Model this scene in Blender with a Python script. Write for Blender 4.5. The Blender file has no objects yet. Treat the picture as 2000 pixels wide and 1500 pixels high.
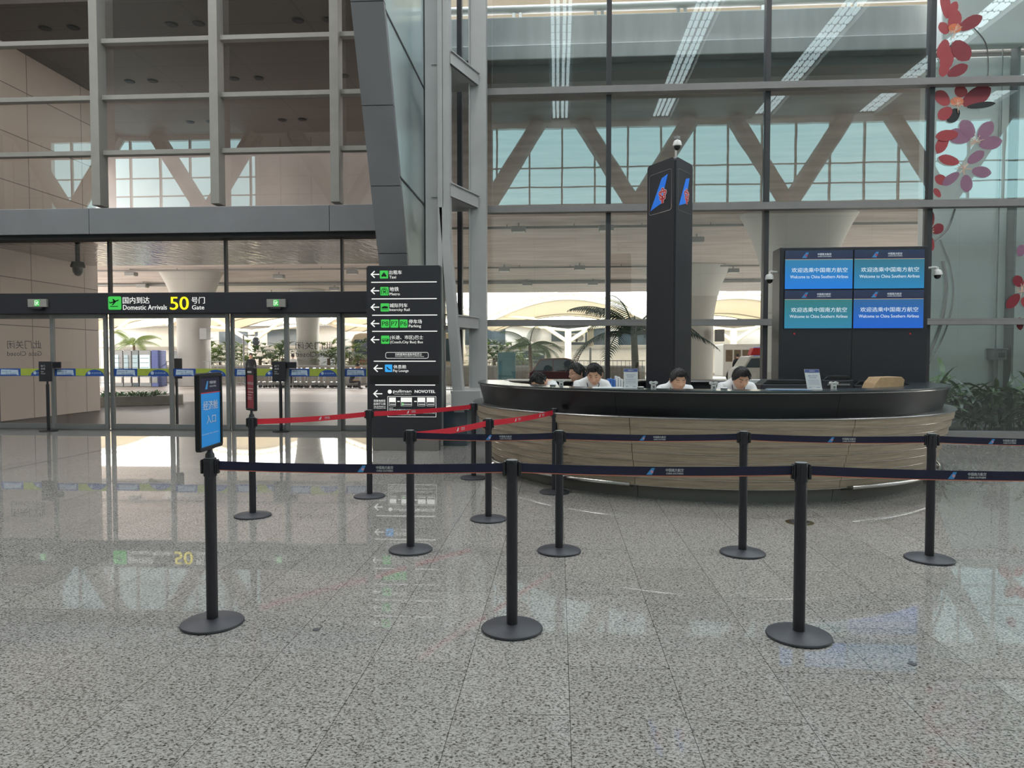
import bpy, bmesh, math, random
from mathutils import Vector, Matrix
from math import sin, cos, pi, radians, atan, sqrt
random.seed(7)
S = bpy.context.scene
COL = S.collection

# ---------------------------------------------------------------- camera, sky, sun, exposure
FPX = 1387.0
PSI, PIT = atan(90/FPX), atan(50/FPX)
CAMP = Vector((0, 0, 1.5))
FW = Vector((-sin(PSI)*cos(PIT), cos(PSI)*cos(PIT), -sin(PIT)))
RT = FW.cross(Vector((0, 0, 1))).normalized()
UPV = RT.cross(FW)
cd = bpy.data.cameras.new('camera'); cam = bpy.data.objects.new('camera', cd); COL.objects.link(cam)
cd.sensor_width = 36; cd.lens = FPX/2000*36; cd.clip_end = 1000
cam.matrix_world = Matrix.Translation(CAMP) @ Matrix((RT, UPV, -FW)).transposed().to_4x4()
S.camera = cam
S.view_settings.view_transform = 'Standard'; S.view_settings.look = 'None'
S.view_settings.exposure = 0.58; S.view_settings.gamma = 1.0
S.view_settings.use_curve_mapping = False
try:
    S.cycles.max_bounces = 12; S.cycles.diffuse_bounces = 6; S.cycles.transparent_max_bounces = 24; S.cycles.use_denoising = True
    S.cycles.caustics_reflective = False; S.cycles.sample_clamp_indirect = 4
except Exception: pass

w = bpy.data.worlds.new('sky'); S.world = w; w.use_nodes = True
nt = w.node_tree; bg = nt.nodes['Background']
tc = nt.nodes.new('ShaderNodeTexCoord'); sx = nt.nodes.new('ShaderNodeSeparateXYZ')
rp = nt.nodes.new('ShaderNodeValToRGB')
nt.links.new(tc.outputs['Generated'], sx.inputs[0]); nt.links.new(sx.outputs['Z'], rp.inputs[0]); nt.links.new(rp.outputs[0], bg.inputs[0])
rp.color_ramp.elements[0].position = 0.0; rp.color_ramp.elements[0].color = (1, .93, .84, 1)
rp.color_ramp.elements[1].position = .6; rp.color_ramp.elements[1].color = (.86, .92, 1, 1)
bg.inputs[1].default_value = 6.0
sd = bpy.data.lights.new('sun', 'SUN'); sd.energy = 4.5; sd.angle = radians(3); sd.color = (1, .95, .88)
so = bpy.data.objects.new('sun', sd); COL.objects.link(so); so.location = (20, 60, 40)
so.rotation_euler = (radians(-71), 0, radians(-14))     # high sun beyond the viaduct, shining back towards the terminal

for i_, x_ in enumerate((-20, -10.5, -2.2, 8.2, 18)):  # unseen fill lamps added under the ceiling to brighten columns, desk and floor
    ld = bpy.data.lights.new('added_fill_light', 'AREA'); ld.shape = 'RECTANGLE'; ld.size = 3.4; ld.size_y = 3.0; ld.energy = 370; ld.color = (1, .985, .96)
    lo = bpy.data.objects.new('added_fill_light', ld); COL.objects.link(lo); lo.location = (x_, 6.2, 14.9); lo.rotation_euler = (radians(10), 0, 0)
# ---------------------------------------------------------------- projection helpers
def ray(u, v): return FW + RT*((u-1000)/FPX) - UPV*((v-750)/FPX)
def P(u, v, Y):
    r = ray(u, v); return CAMP + r*(Y/r.y)
def Z(u, v, z=0.0):
    r = ray(u, v); return CAMP + r*((z-1.5)/r.z)
def WX(u, v, X):
    r = ray(u, v); return CAMP + r*(X/r.x)

# ---------------------------------------------------------------- materials
def lin(c): return tuple((x/12.92 if x <= .04045 else ((x+.055)/1.055)**2.4) for x in c)
def rgb(r, g, b): return lin((r/255, g/255, b/255))
def mat(name, col, rough=.5, metal=0.0, var=.08, scale=8.0, bump=0.0, spec=.5, coat=0.0, stretch=None, emit=None, es=0.0):
    m = bpy.data.materials.new(name); m.use_nodes = True; nt = m.node_tree; b = nt.nodes['Principled BSDF']
    b.inputs['Base Color'].default_value = (*col, 1)
    b.inputs['Roughness'].default_value = rough; b.inputs['Metallic'].default_value = metal
    b.inputs['Specular IOR Level'].default_value = spec; b.inputs['Coat Weight'].default_value = coat
    if emit:
        b.inputs['Emission Color'].default_value = (*emit, 1); b.inputs['Emission Strength'].default_value = es
    if var or bump:
        t = nt.nodes.new('ShaderNodeTexCoord'); n = nt.nodes.new('ShaderNodeTexNoise'); n.inputs['Scale'].default_value = scale
        n.inputs['Detail'].default_value = 4
        mp = nt.nodes.new('ShaderNodeMapping')
        if stretch: mp.inputs['Scale'].default_value = stretch
        nt.links.new(t.outputs['Object'], mp.inputs[0]); nt.links.new(mp.outputs[0], n.inputs['Vector'])
        if var:
            r = nt.nodes.new('ShaderNodeValToRGB'); e = r.color_ramp.elements
            e[0].position = .3; e[1].position = .7
            e[0].color = (*[max(0, c*(1-var)) for c in col], 1); e[1].color = (*[min(1, c*(1+var)) for c in col], 1)
            nt.links.new(n.outputs[0], r.inputs[0]); nt.links.new(r.outputs[0], b.inputs['Base Color'])
        if bump:
            bp = nt.nodes.new('ShaderNodeBump'); bp.inputs['Strength'].default_value = bump; bp.inputs['Distance'].default_value = .02
            nt.links.new(n.outputs[0], bp.inputs['Height']); nt.links.new(bp.outputs[0], b.inputs['Normal'])
    return m
def glow(name, col, s=1.0):
    return mat(name, tuple(c*.3 for c in col), .4, emit=col, es=s, var=0)
def glass(name, tint, base=.06, gain=1.5, wav=0.0, rough=0.0, ior=1.5, gcol=(1, 1, 1)):
    m = bpy.data.materials.new(name); m.use_nodes = True; nt = m.node_tree
    for n in list(nt.nodes): nt.nodes.remove(n)
    o = nt.nodes.new('ShaderNodeOutputMaterial'); t = nt.nodes.new('ShaderNodeBsdfTransparent'); g = nt.nodes.new('ShaderNodeBsdfGlossy')
    t.inputs[0].default_value = (*tint, 1); g.inputs['Roughness'].default_value = rough; g.inputs['Color'].default_value = (*gcol, 1)
    f = nt.nodes.new('ShaderNodeFresnel'); f.inputs[0].default_value = ior
    ma = nt.nodes.new('ShaderNodeMath'); ma.operation = 'MULTIPLY_ADD'; ma.use_clamp = True
    ma.inputs[1].default_value = gain; ma.inputs[2].default_value = base
    mx = nt.nodes.new('ShaderNodeMixShader')
    nt.links.new(f.outputs[0], ma.inputs[0]); nt.links.new(ma.outputs[0], mx.inputs[0])
    nt.links.new(t.outputs[0], mx.inputs[1]); nt.links.new(g.outputs[0], mx.inputs[2]); nt.links.new(mx.outputs[0], o.inputs[0])
    if wav:
        tcn = nt.nodes.new('ShaderNodeTexCoord'); n = nt.nodes.new('ShaderNodeTexNoise'); n.inputs['Scale'].default_value = .9
        bp = nt.nodes.new('ShaderNodeBump'); bp.inputs['Strength'].default_value = wav; bp.inputs['Distance'].default_value = .01
        nt.links.new(tcn.outputs['Object'], n.inputs['Vector']); nt.links.new(n.outputs[0], bp.inputs['Height']); nt.links.new(bp.outputs[0], g.inputs['Normal'])
    return m

M = {}
M['black'] = mat('black_powder_coat', rgb(34, 34, 40), .42, var=.1, scale=60, bump=.02)
M['base_black'] = mat('dark_cast_base', rgb(50, 51, 57), .5, var=.08, scale=90, bump=.05)
M['gloss_black'] = mat('gloss_black_laminate', rgb(22, 22, 26), .3, var=.1, scale=20)
M['panel_black'] = mat('satin_black_panel', rgb(38, 39, 46), .4, var=.06, scale=30)
M['sign_black'] = mat('charcoal_sign_panel', rgb(42, 43, 50), .45, var=.04, scale=30)
M['steel'] = mat('brushed_steel', rgb(150, 150, 150), .3, metal=1, var=.06, scale=3, stretch=(1, 1, 60))
M['plinth'] = mat('satin_plinth_steel', rgb(112, 110, 106), .5, metal=.1, var=.08, scale=2)
M['chrome'] = mat('polished_steel', rgb(205, 203, 200), .16, metal=1, var=0)
M['alu'] = mat('grey_aluminium', rgb(128, 130, 130), .42, metal=.35, var=.05, scale=5)
M['mull'] = mat('painted_mullion', rgb(158, 156, 150), .5, var=.05, scale=4)
M['transom'] = mat('transom_paint', rgb(132, 130, 130), .5, var=.05, scale=4)
M['dark_mull'] = mat('dark_mullion', rgb(48, 46, 50), .45, var=.1, scale=4)
M['column'] = mat('grey_painted_steel', rgb(174, 175, 175), .5, var=.05, scale=2.5)
M['fascia'] = mat('grey_metal_fascia', rgb(138, 138, 142), .38, metal=.2, var=.07, scale=1.2, bump=.03)
M['soffit'] = mat('dark_soffit_panel', rgb(112, 106, 102), .6, var=.06, scale=1.5)
M['concrete'] = mat('viaduct_concrete', rgb(216, 207, 203), .85, var=.16, scale=.45, stretch=(1, 6, 1), bump=.2)
M['parapet'] = mat('pale_parapet', rgb(190, 190, 188), .8, var=.1, scale=1.2, stretch=(3, 1, .5))
M['pier'] = mat('viaduct_pier_paint', rgb(176, 176, 172), .75, var=.05, scale=.8)
M['stone'] = mat('beige_stone', rgb(190, 172, 160), .6, var=.06, scale=1.5)
M['palewall'] = mat('pale_wall_paint', rgb(246, 247, 244), .7, var=.06, scale=.8)
M['asphalt'] = mat('asphalt', rgb(140, 136, 132), .75, var=.12, scale=1.2, bump=.1)
M['paving'] = mat('paving', rgb(165, 158, 150), .6, var=.1, scale=.7)
M['white'] = mat('white_paint', rgb(226, 224, 218), .5, var=.04, scale=3)
M['cream'] = mat('cream_membrane', rgb(240, 226, 190), .6, var=.06, scale=1.0)
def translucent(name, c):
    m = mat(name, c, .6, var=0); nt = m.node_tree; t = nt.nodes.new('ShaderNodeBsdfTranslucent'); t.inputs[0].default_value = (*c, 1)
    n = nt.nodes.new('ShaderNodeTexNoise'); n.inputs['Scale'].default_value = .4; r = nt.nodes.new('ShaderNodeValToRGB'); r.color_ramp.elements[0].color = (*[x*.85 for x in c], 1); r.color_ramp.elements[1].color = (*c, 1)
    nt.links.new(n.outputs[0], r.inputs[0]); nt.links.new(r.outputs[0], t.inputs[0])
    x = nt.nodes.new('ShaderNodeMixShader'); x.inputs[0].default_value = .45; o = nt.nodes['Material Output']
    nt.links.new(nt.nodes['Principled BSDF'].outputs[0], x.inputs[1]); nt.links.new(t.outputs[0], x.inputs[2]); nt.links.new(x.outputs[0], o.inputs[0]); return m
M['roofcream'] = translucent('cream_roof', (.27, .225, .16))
M['truss'] = mat('cream_truss_paint', rgb(206, 197, 176), .5, var=.04)
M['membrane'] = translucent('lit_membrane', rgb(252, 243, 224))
M['darkglass'] = mat('dark_window_glass', rgb(70, 84, 92), .12, var=.15, scale=.8)
M['leaf'] = mat('leaf_green', rgb(74, 104, 52), .45, var=.35, scale=3)
M['leaf_pale'] = mat('leaf_light_green', rgb(126, 150, 74), .45, var=.3, scale=3)
M['leaf_dark'] = mat('leaf_dark_green', rgb(46, 66, 44), .4, var=.4, scale=5)
M['bark'] = mat('bark', rgb(110, 96, 78), .9, var=.3, scale=20)
M['kerb'] = mat('grey_kerb', rgb(150, 146, 138), .8, var=.1, scale=4)
M['skin'] = mat('skin', rgb(205, 160, 134), .55, var=.05, scale=30)
M['lip'] = mat('lip', rgb(186, 128, 112), .5, var=.04)
M['hairskin'] = mat('eyebrow', rgb(66, 50, 42), .7, var=.1)
M['hair'] = mat('black_hair', rgb(24, 22, 22), .5, var=.3, scale=60, bump=.6)
M['shirt'] = mat('white_shirt', rgb(222, 224, 226), .8, var=.05, scale=15, bump=.3)
M['suit'] = mat('dark_suit', rgb(30, 32, 42), .8, var=.1, scale=15, bump=.3)
M['trouser'] = mat('dark_trousers', rgb(32, 33, 38), .85, var=.1)
M['navy'] = mat('navy_webbing', rgb(32, 31, 58), .75, var=.12, scale=150, bump=.1)
M['red'] = mat('red_webbing', rgb(206, 34, 54), .7, var=.1, scale=150, bump=.1)
M['orange'] = mat('orange_edge', rgb(214, 122, 92), .7, var=.05)
M['paper'] = mat('paper', rgb(228, 230, 232), .7, var=.03)
M['printblue'] = mat('print_blue', rgb(90, 105, 165), .6, var=.05)
M['bluesign'] = mat('blue_sign_print', rgb(30, 138, 214), .4, var=.03, emit=rgb(30, 138, 214), es=.12)
M['redsign'] = mat('red_sign_print', rgb(150, 36, 50), .4, var=.04)
M['finblue'] = mat('fin_blue', rgb(70, 150, 215), .5, var=.03)
M['finlogo'] = mat('fin_blue_bright', rgb(30, 110, 215), .4, var=.03, emit=rgb(30, 110, 215), es=.25)
M['finred'] = mat('fin_red', rgb(214, 60, 70), .5, var=.03)
M['finpink'] = mat('fin_pink', rgb(225, 160, 170), .5, var=.03)
M['prtwhite'] = mat('white_print', rgb(214, 214, 216), .6, var=.02)
M['folderblue'] = mat('blue_folder', rgb(70, 120, 200), .5, var=.06)
M['card'] = mat('cardboard', rgb(178, 150, 116), .8, var=.08, scale=20)
M['whiteplastic'] = mat('white_plastic', rgb(222, 222, 220), .35, var=.03)
M['rubber'] = mat('black_rubber', rgb(20, 20, 22), .7, var=.1)
M['g_white'] = glow('lit_white', rgb(240, 240, 236), .62)
M['g_green'] = glow('lit_green', rgb(62, 190, 78), .62)
M['g_yellow'] = glow('lit_yellow', rgb(246, 226, 30), .75)
M['g_blue'] = glow('lit_blue', rgb(50, 160, 230), .65)
M['ink'] = mat('black_ink', rgb(18, 20, 22), .5, var=.05)
M['band_blue'] = mat('band_blue', rgb(40, 82, 160), .5, var=.05)
M['band_green'] = mat('band_yellow_green', rgb(170, 185, 70), .5, var=.08)
M['band_pale'] = mat('band_pale', rgb(190, 208, 226), .5, var=.05)
M['glass_r'] = glass('curtain_wall_glass', (.86, .915, .91), .055, 1.7, wav=.05, gcol=(.9, 1, 1))
M['glass_l'] = glass('entrance_glass', (.86, .84, .82), .05, 1.4, wav=.02)
M['glass_d'] = glass('door_glass', (.88, .88, .88), .02, 1.2)
M['glass_s'] = glass('side_glass', (.62, .74, .76), .70, 1.2, wav=.05, rough=.2, gcol=(.86, 1, 1))
M['mirror'] = mat('rippled_polished_metal', rgb(122, 116, 114), .06, metal=1, var=0, scale=6, bump=1.0, stretch=(1, .35, 1))
M['tanbus'] = mat('tan_bus_paint', rgb(196, 178, 150), .4, var=.04)
M['whitebus'] = mat('white_vehicle_paint', rgb(215, 215, 210), .35, var=.04)
M['redcar'] = mat('dark_red_car_paint', rgb(84, 38, 44), .25, coat=.3, var=.04)
M['redpaint'] = mat('red_paint', rgb(200, 40, 40), .4, var=.05)
M['wood'] = None
def add_painted_reflection(m, c, f):
    nt = m.node_tree; o = [n for n in nt.nodes if n.type == 'OUTPUT_MATERIAL'][0]; src = o.inputs[0].links[0].from_socket
    d = nt.nodes.new('ShaderNodeBsdfDiffuse'); d.inputs[0].default_value = (*c, 1); x = nt.nodes.new('ShaderNodeMixShader'); x.inputs[0].default_value = f
    nt.links.new(src, x.inputs[1]); nt.links.new(d.outputs[0], x.inputs[2]); nt.links.new(x.outputs[0], o.inputs[0])
add_painted_reflection(M['glass_s'], (.66, .76, .77), .5)  # bright reflection on the side glass put in as a pale diffuse colour
def wood_mat():
    m = bpy.data.materials.new('grey_brown_wood'); m.use_nodes = True; nt = m.node_tree; b = nt.nodes['Principled BSDF']
    t = nt.nodes.new('ShaderNodeTexCoord'); mp = nt.nodes.new('ShaderNodeMapping'); mp.inputs['Scale'].default_value = (.9, .9, 26)
    n = nt.nodes.new('ShaderNodeTexNoise'); n.inputs['Scale'].default_value = 2.2; n.inputs['Detail'].default_value = 8; n.inputs['Roughness'].default_value = .7
    r = nt.nodes.new('ShaderNodeValToRGB'); e = r.color_ramp.elements
    e[0].position = .33; e[1].position = .68; e[0].color = (*rgb(148, 131, 113), 1); e[1].color = (*rgb(196, 178, 156), 1)
    nt.links.new(t.outputs['Object'], mp.inputs[0]); nt.links.new(mp.outputs[0], n.inputs['Vector']); nt.links.new(n.outputs[0], r.inputs[0]); nt.links.new(r.outputs[0], b.inputs['Base Color'])
    b.inputs['Roughness'].default_value = .45
    return m
M['wood'] = wood_mat()
def floor_mat():
    m = bpy.data.materials.new('speckled_granite'); m.use_nodes = True; nt = m.node_tree; b = nt.nodes['Principled BSDF']; L = nt.links.new; N = nt.nodes.new
    t = N('ShaderNodeTexCoord'); s = N('ShaderNodeSeparateXYZ'); c = N('ShaderNodeCombineXYZ'); L(t.outputs['Object'], s.inputs[0])
    ax = N('ShaderNodeMath'); ax.inputs[1].default_value = 20*.4883*2 - .03; L(s.outputs[0], ax.inputs[0])
    ay = N('ShaderNodeMath'); ay.inputs[1].default_value = 30.33; L(s.outputs[1], ay.inputs[0])
    L(ay.outputs[0], c.inputs[0]); L(ax.outputs[0], c.inputs[1])
    br = N('ShaderNodeTexBrick'); L(c.outputs[0], br.inputs['Vector']); br.inputs['Scale'].default_value = 1
    br.inputs['Brick Width'].default_value = 1.07; br.inputs['Row Height'].default_value = .4883; br.inputs['Mortar Size'].default_value = .0018; br.inputs['Mortar Smooth'].default_value = 0
    br.offset = .55; br.inputs['Color1'].default_value = (.88, .88, .88, 1); br.inputs['Color2'].default_value = (1, 1, 1, 1); br.inputs['Mortar'].default_value = (.3, .29, .28, 1)
    mp = N('ShaderNodeMapping'); mp.inputs['Scale'].default_value = (1, 1.35, 1); L(t.outputs['Object'], mp.inputs[0])
    n1 = N('ShaderNodeTexNoise'); n1.inputs['Scale'].default_value = 74; n1.inputs['Detail'].default_value = 6; n1.inputs['Roughness'].default_value = .72; n1.inputs['Distortion'].default_value = .5; L(mp.outputs[0], n1.inputs['Vector'])
    r = N('ShaderNodeValToRGB'); e = r.color_ramp.elements
    e[0].position = .37; e[0].color = (*rgb(50, 48, 47), 1); e[1].position = .50; e[1].color = (*rgb(164, 161, 156), 1)
    q = e.new(.435); q.color = (*rgb(112, 109, 105), 1); q = e.new(.60); q.color = (*rgb(184, 183, 179), 1)
    L(n1.outputs[0], r.inputs[0])
    n2 = N('ShaderNodeTexNoise'); n2.inputs['Scale'].default_value = .7; L(t.outputs['Object'], n2.inputs['Vector'])
    r2 = N('ShaderNodeValToRGB'); r2.color_ramp.elements[0].color = (.85, .85, .85, 1); r2.color_ramp.elements[1].color = (1.0, 1.0, 1.0, 1); L(n2.outputs[0], r2.inputs[0])
    m1 = N('ShaderNodeMix'); m1.data_type = 'RGBA'; m1.blend_type = 'MULTIPLY'; m1.inputs[0].default_value = 1
    m2 = N('ShaderNodeMix'); m2.data_type = 'RGBA'; m2.blend_type = 'MULTIPLY'; m2.inputs[0].default_value = 1
    L(r.outputs[0], m1.inputs[6]); L(br.outputs[0], m1.inputs[7]); L(m1.outputs[2], m2.inputs[6]); L(r2.outputs[0], m2.inputs[7]); L(m2.outputs[2], b.inputs['Base Color'])
    b.inputs['Roughness'].default_value = .02; b.inputs['Specular IOR Level'].default_value = .5
    return m
M['floor'] = floor_mat()
def panel_mat(name, base, pw, ph, rough=.6, joint=.35, off=0.0, axes='XZ', mort=.012):
    m = mat(name, base, rough, var=0); nt = m.node_tree; b = nt.nodes['Principled BSDF']; L = nt.links.new; N = nt.nodes.new
    t = N('ShaderNodeTexCoord'); s = N('ShaderNodeSeparateXYZ'); c = N('ShaderNodeCombineXYZ'); L(t.outputs['Object'], s.inputs[0])
    L(s.outputs['XYZ'.index(axes[0])], c.inputs[0]); L(s.outputs['XYZ'.index(axes[1])], c.inputs[1])
    br = N('ShaderNodeTexBrick'); L(c.outputs[0], br.inputs['Vector']); br.inputs['Scale'].default_value = 1; br.offset = off
    br.inputs['Brick Width'].default_value = pw; br.inputs['Row Height'].default_value = ph; br.inputs['Mortar Size'].default_value = mort
    br.inputs['Color1'].default_value = (*base, 1); br.inputs['Color2'].default_value = (*[x*.9 for x in base], 1); br.inputs['Mortar'].default_value = (*[x*joint for x in base], 1)
    L(br.outputs[0], b.inputs['Base Color'])
    return m
M['stonewall'] = panel_mat('stone_cladding', rgb(240, 229, 220), 2.0, 1.15, axes='YZ')
M['soffitp'] = panel_mat('soffit_panels', rgb(112, 104, 98), 2.4, 1.05, axes='XY', joint=.6)
M['hallwall'] = panel_mat('hall_wall_panels', rgb(232, 231, 228), 2.4, 1.6)
M['paven'] = panel_mat('drop_off_paving_shaded', rgb(88, 84, 80), 1.2, 1.2, axes='XY', off=.5, rough=.4)  # shaded copy of the paving, shade by the doors put into its colour
M['pavep'] = panel_mat('drop_off_paving_sunlit', rgb(172, 164, 156), 1.2, 1.2, axes='XY', off=.5, rough=.45)  # lighter copy of the same paving, sunlight put into its colour

# ---------------------------------------------------------------- mesh builder
def tag(o, label=None, cat=None, group=None, kind=None):
    if label: o['label'] = label
    if cat: o['category'] = cat
    if group: o['group'] = group
    if kind: o['kind'] = kind
    return o
def absloc(o):
    v = Vector((0, 0, 0))
    while o is not None:
        v += o.location; o = o.parent
    return v
def empty(name, loc=(0, 0, 0), label=None, cat=None, group=None, kind=None, rz=0):
    o = bpy.data.objects.new(name, None); o.empty_display_size = .1; COL.objects.link(o); o.location = loc; o.rotation_euler = (0, 0, rz)
    return tag(o, label, cat, group, kind)
class Fr:
    def __init__(s, o, r, u): s.o = Vector(o); s.r = Vector(r).normalized(); s.u = Vector(u).normalized(); s.n = s.r.cross(s.u)
    def __call__(s, a, b, c=0): return s.o + s.r*a + s.u*b + s.n*c
FONT_CACHE = {}
def text_mesh(s, bold):
    k = (s, bold)
    if k in FONT_CACHE: return FONT_CACHE[k]
    cu = bpy.data.curves.new('t', 'FONT'); cu.body = s; cu.size = 1; cu.offset = bold; cu.resolution_u = 5 if len(s) < 4 else 2
    ob = bpy.data.objects.new('t', cu); COL.objects.link(ob)
    bpy.context.view_layer.update()
    me = bpy.data.meshes.new_from_object(ob.evaluated_get(bpy.context.evaluated_depsgraph_get()))
    vs = [tuple(v.co) for v in me.vertices]; fs = [tuple(p.vertices) for p in me.polygons]
    bpy.data.objects.remove(ob); bpy.data.curves.remove(cu); bpy.data.meshes.remove(me)
    FONT_CACHE[k] = (vs, fs); return vs, fs
class MB:
    def __init__(s): s.v = []; s.f = []; s.mi = []
    def add(s, vs, fs, mi=0):
        n = len(s.v); s.v += [tuple(x) for x in vs]; s.f += [tuple(n+i for i in f) for f in fs]; s.mi += [mi]*len(fs); return s
    def box(s, x0, x1, y0, y1, z0, z1, mi=0):
        vs = [(x, y, z) for x in (x0, x1) for y in (y0, y1) for z in (z0, z1)]
        return s.add(vs, [(0, 1, 3, 2), (4, 6, 7, 5), (0, 4, 5, 1), (2, 3, 7, 6), (0, 2, 6, 4), (1, 5, 7, 3)], mi)
    def fbox(s, fr, a0, a1, b0, b1, c0, c1, mi=0):
        vs = [fr(a, b, c) for a in (a0, a1) for b in (b0, b1) for c in (c0, c1)]
        return s.add(vs, [(0, 1, 3, 2), (4, 6, 7, 5), (0, 4, 5, 1), (2, 3, 7, 6), (0, 2, 6, 4), (1, 5, 7, 3)], mi)
    def prism(s, poly, fr, c0, c1, mi=0):
        n = len(poly); vs = [fr(a, b, c0) for a, b in poly] + [fr(a, b, c1) for a, b in poly]
        return s.add(vs, [tuple(range(n))[::-1], tuple(range(n, 2*n))] + [(i, (i+1) % n, n+(i+1) % n, n+i) for i in range(n)], mi)
    def poly(s, pts, mi=0): return s.add(pts, [tuple(range(len(pts)))], mi)
    def tube(s, pts, r, n=8, cap=True, mi=0, sy=1.0):
        pts = [Vector(p) for p in pts]; rr = r if isinstance(r, (list, tuple)) else [r]*len(pts); vs = []; a = None
        for i, p in enumerate(pts):
            d = (pts[min(i+1, len(pts)-1)] - pts[max(i-1, 0)]).normalized()
            if a is None: a = d.cross(Vector((0, 0, 1)) if abs(d.z) < .9 else Vector((0, 1, 0))).normalized()
            a = (a - d*a.dot(d)).normalized(); b = d.cross(a)
            vs += [p + (a*cos(2*pi*k/n) + b*sin(2*pi*k/n)*sy)*rr[i] for k in range(n)]
        fs = [(i*n+k, i*n+(k+1) % n, (i+1)*n+(k+1) % n, (i+1)*n+k) for i in range(len(pts)-1) for k in range(n)]
        if cap: fs += [tuple(range(n))[::-1], tuple((len(pts)-1)*n+k for k in range(n))]
        return s.add(vs, fs, mi)
    def lathe(s, prof, c=(0, 0, 0), n=32, a0=0, a1=2*pi, mi=0, closed=False):
        full = abs(a1-a0-2*pi) < 1e-6; m = n if full else n+1; k = len(prof)
        vs = [(c[0]+r*cos(a0+(a1-a0)*i/n), c[1]+r*sin(a0+(a1-a0)*i/n), c[2]+z) for i in range(m) for r, z in prof]
        fs = []
        kk = k if closed else k-1
        for i in range(n):
            j = (i+1) % m
            for q in range(kk):
                q2 = (q+1) % k; fs.append((i*k+q, j*k+q, j*k+q2, i*k+q2))
        if not full and closed: fs += [tuple(range(k)), tuple((m-1)*k+q for q in range(k))[::-1]]
        return s.add(vs, fs, mi)
    def sph(s, c, r, n=12, m=8, sc=(1, 1, 1), mi=0):
        vs = []; 
        for i in range(m+1):
            t = pi*i/m
            for j in range(n): vs.append((c[0]+r*sc[0]*sin(t)*cos(2*pi*j/n), c[1]+r*sc[1]*sin(t)*sin(2*pi*j/n), c[2]+r*sc[2]*cos(t)))
        return s.add(vs, [(i*n+j, (i+1)*n+j, (i+1)*n+(j+1) % n, i*n+(j+1) % n) for i in range(m) for j in range(n)], mi)
    def text(s, t, fr, a0, a1, b0, b1, c=.003, bold=.0, mi=0):
        vs, fs = text_mesh(t, 0)
        if not vs: return s
        xs = [v[0] for v in vs]; ys = [v[1] for v in vs]; X0, X1, Y0, Y1 = min(xs), max(xs), min(ys), max(ys)
        e_ = bold*(b1-b0)/(Y1-Y0)*1.6
        s.add([fr(a0+(v[0]-X0)/(X1-X0)*(a1-a0), b0+(v[1]-Y0)/(Y1-Y0)*(b1-b0), c) for v in vs], fs, mi)
        if e_: s.add([fr(a0+e_+(v[0]-X0)/(X1-X0)*(a1-a0), b0+(v[1]-Y0)/(Y1-Y0)*(b1-b0), c+.0003) for v in vs], fs, mi)
        return s
    def build(s, name, m, parent=None, smooth=False, bevel=0, mats=None, local=False, sub=0, origin=True):
        me = bpy.data.meshes.new(name)
        off = Vector((0, 0, 0))
        if parent is not None and not local: off = absloc(parent)
        o = bpy.data.objects.new(name, me)
        if parent is None and origin and s.v:
            xs = [v[0] for v in s.v]; ys = [v[1] for v in s.v]; zs = [v[2] for v in s.v]
            off = Vector(((min(xs)+max(xs))/2, (min(ys)+max(ys))/2, min(zs))); o.location = off
        me.from_pydata([tuple(Vector(v)-off) for v in s.v], [], s.f)
        for mm in (mats or [m]): me.materials.append(mm)
        if mats: me.polygons.foreach_set('material_index', s.mi)
        me.validate(); me.update()
        bm = bmesh.new(); bm.from_mesh(me); bmesh.ops.recalc_face_normals(bm, faces=bm.faces); bm.to_mesh(me); bm.free()
        if smooth: me.polygons.foreach_set('use_smooth', [True]*len(me.polygons))
        COL.objects.link(o)
        if parent is not None: o.parent = parent
        if bevel:
            b = o.modifiers.new('bevel', 'BEVEL'); b.width = bevel; b.segments = 2; b.limit_method = 'ANGLE'
        if smooth and smooth != 'all':
            try: me.set_sharp_from_angle(angle=radians(38))
            except Exception: pass
        return o
def KIDS(o): return [c for c in COL.objects if c.parent is o]
def copy_tree(o, parent=None):
    c = o.copy(); COL.objects.link(c)
    if parent is not None: c.parent = parent
    for ch in KIDS(o): copy_tree(ch, c)
    return c
def struct(name, mb, m, parent=None, **k):
    o = mb.build(name, m, parent, **k)
    if parent is None: o['kind'] = 'structure'
    return o
def rrect(a0, a1, b0, b1, r, n=4):
    pts = []
    for cx, cy, s0 in ((a1-r, b1-r, 0), (a0+r, b1-r, pi/2), (a0+r, b0+r, pi), (a1-r, b0+r, 3*pi/2)):
        pts += [(cx+r*cos(s0+pi/2*i/n), cy+r*sin(s0+pi/2*i/n)) for i in range(n+1)]
    return pts
class PX:
    """plane Y=const addressed by photo measurements"""
    def __init__(s, Y): s.Y = Y; s.fr = Fr((0, Y, 0), (1, 0, 0), (0, 0, 1))
    def x(s, u, v): return P(u, v, s.Y).x
    def z(s, u, v): return P(u, v, s.Y).z
    def b(s, u0, v0, u1, v1):
        uc, vc = (u0+u1)/2, (v0+v1)/2
        return s.x(u0, vc), s.x(u1, vc), s.z(uc, v1), s.z(uc, v0)
    def p(s, u, v, c=0): q = P(u, v, s.Y); return Vector((q.x, q.y-c, q.z))
# ================================================================ THE HALL (setting)
GY = 13.9          # right curtain wall plane
EY = 14.3          # entrance wall plane
WLX = -2.62        # side glass wall plane
fl = MB(); fl.box(-34, 36, -14, 14.2, -.2, 0); struct('floor', fl, M['floor'])
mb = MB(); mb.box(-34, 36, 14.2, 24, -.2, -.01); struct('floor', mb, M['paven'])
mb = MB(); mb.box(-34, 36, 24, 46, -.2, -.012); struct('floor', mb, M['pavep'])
mb = MB(); mb.box(-120, 140, 46, 260, -.25, -.02); struct('floor', mb, M['asphalt'])
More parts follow.
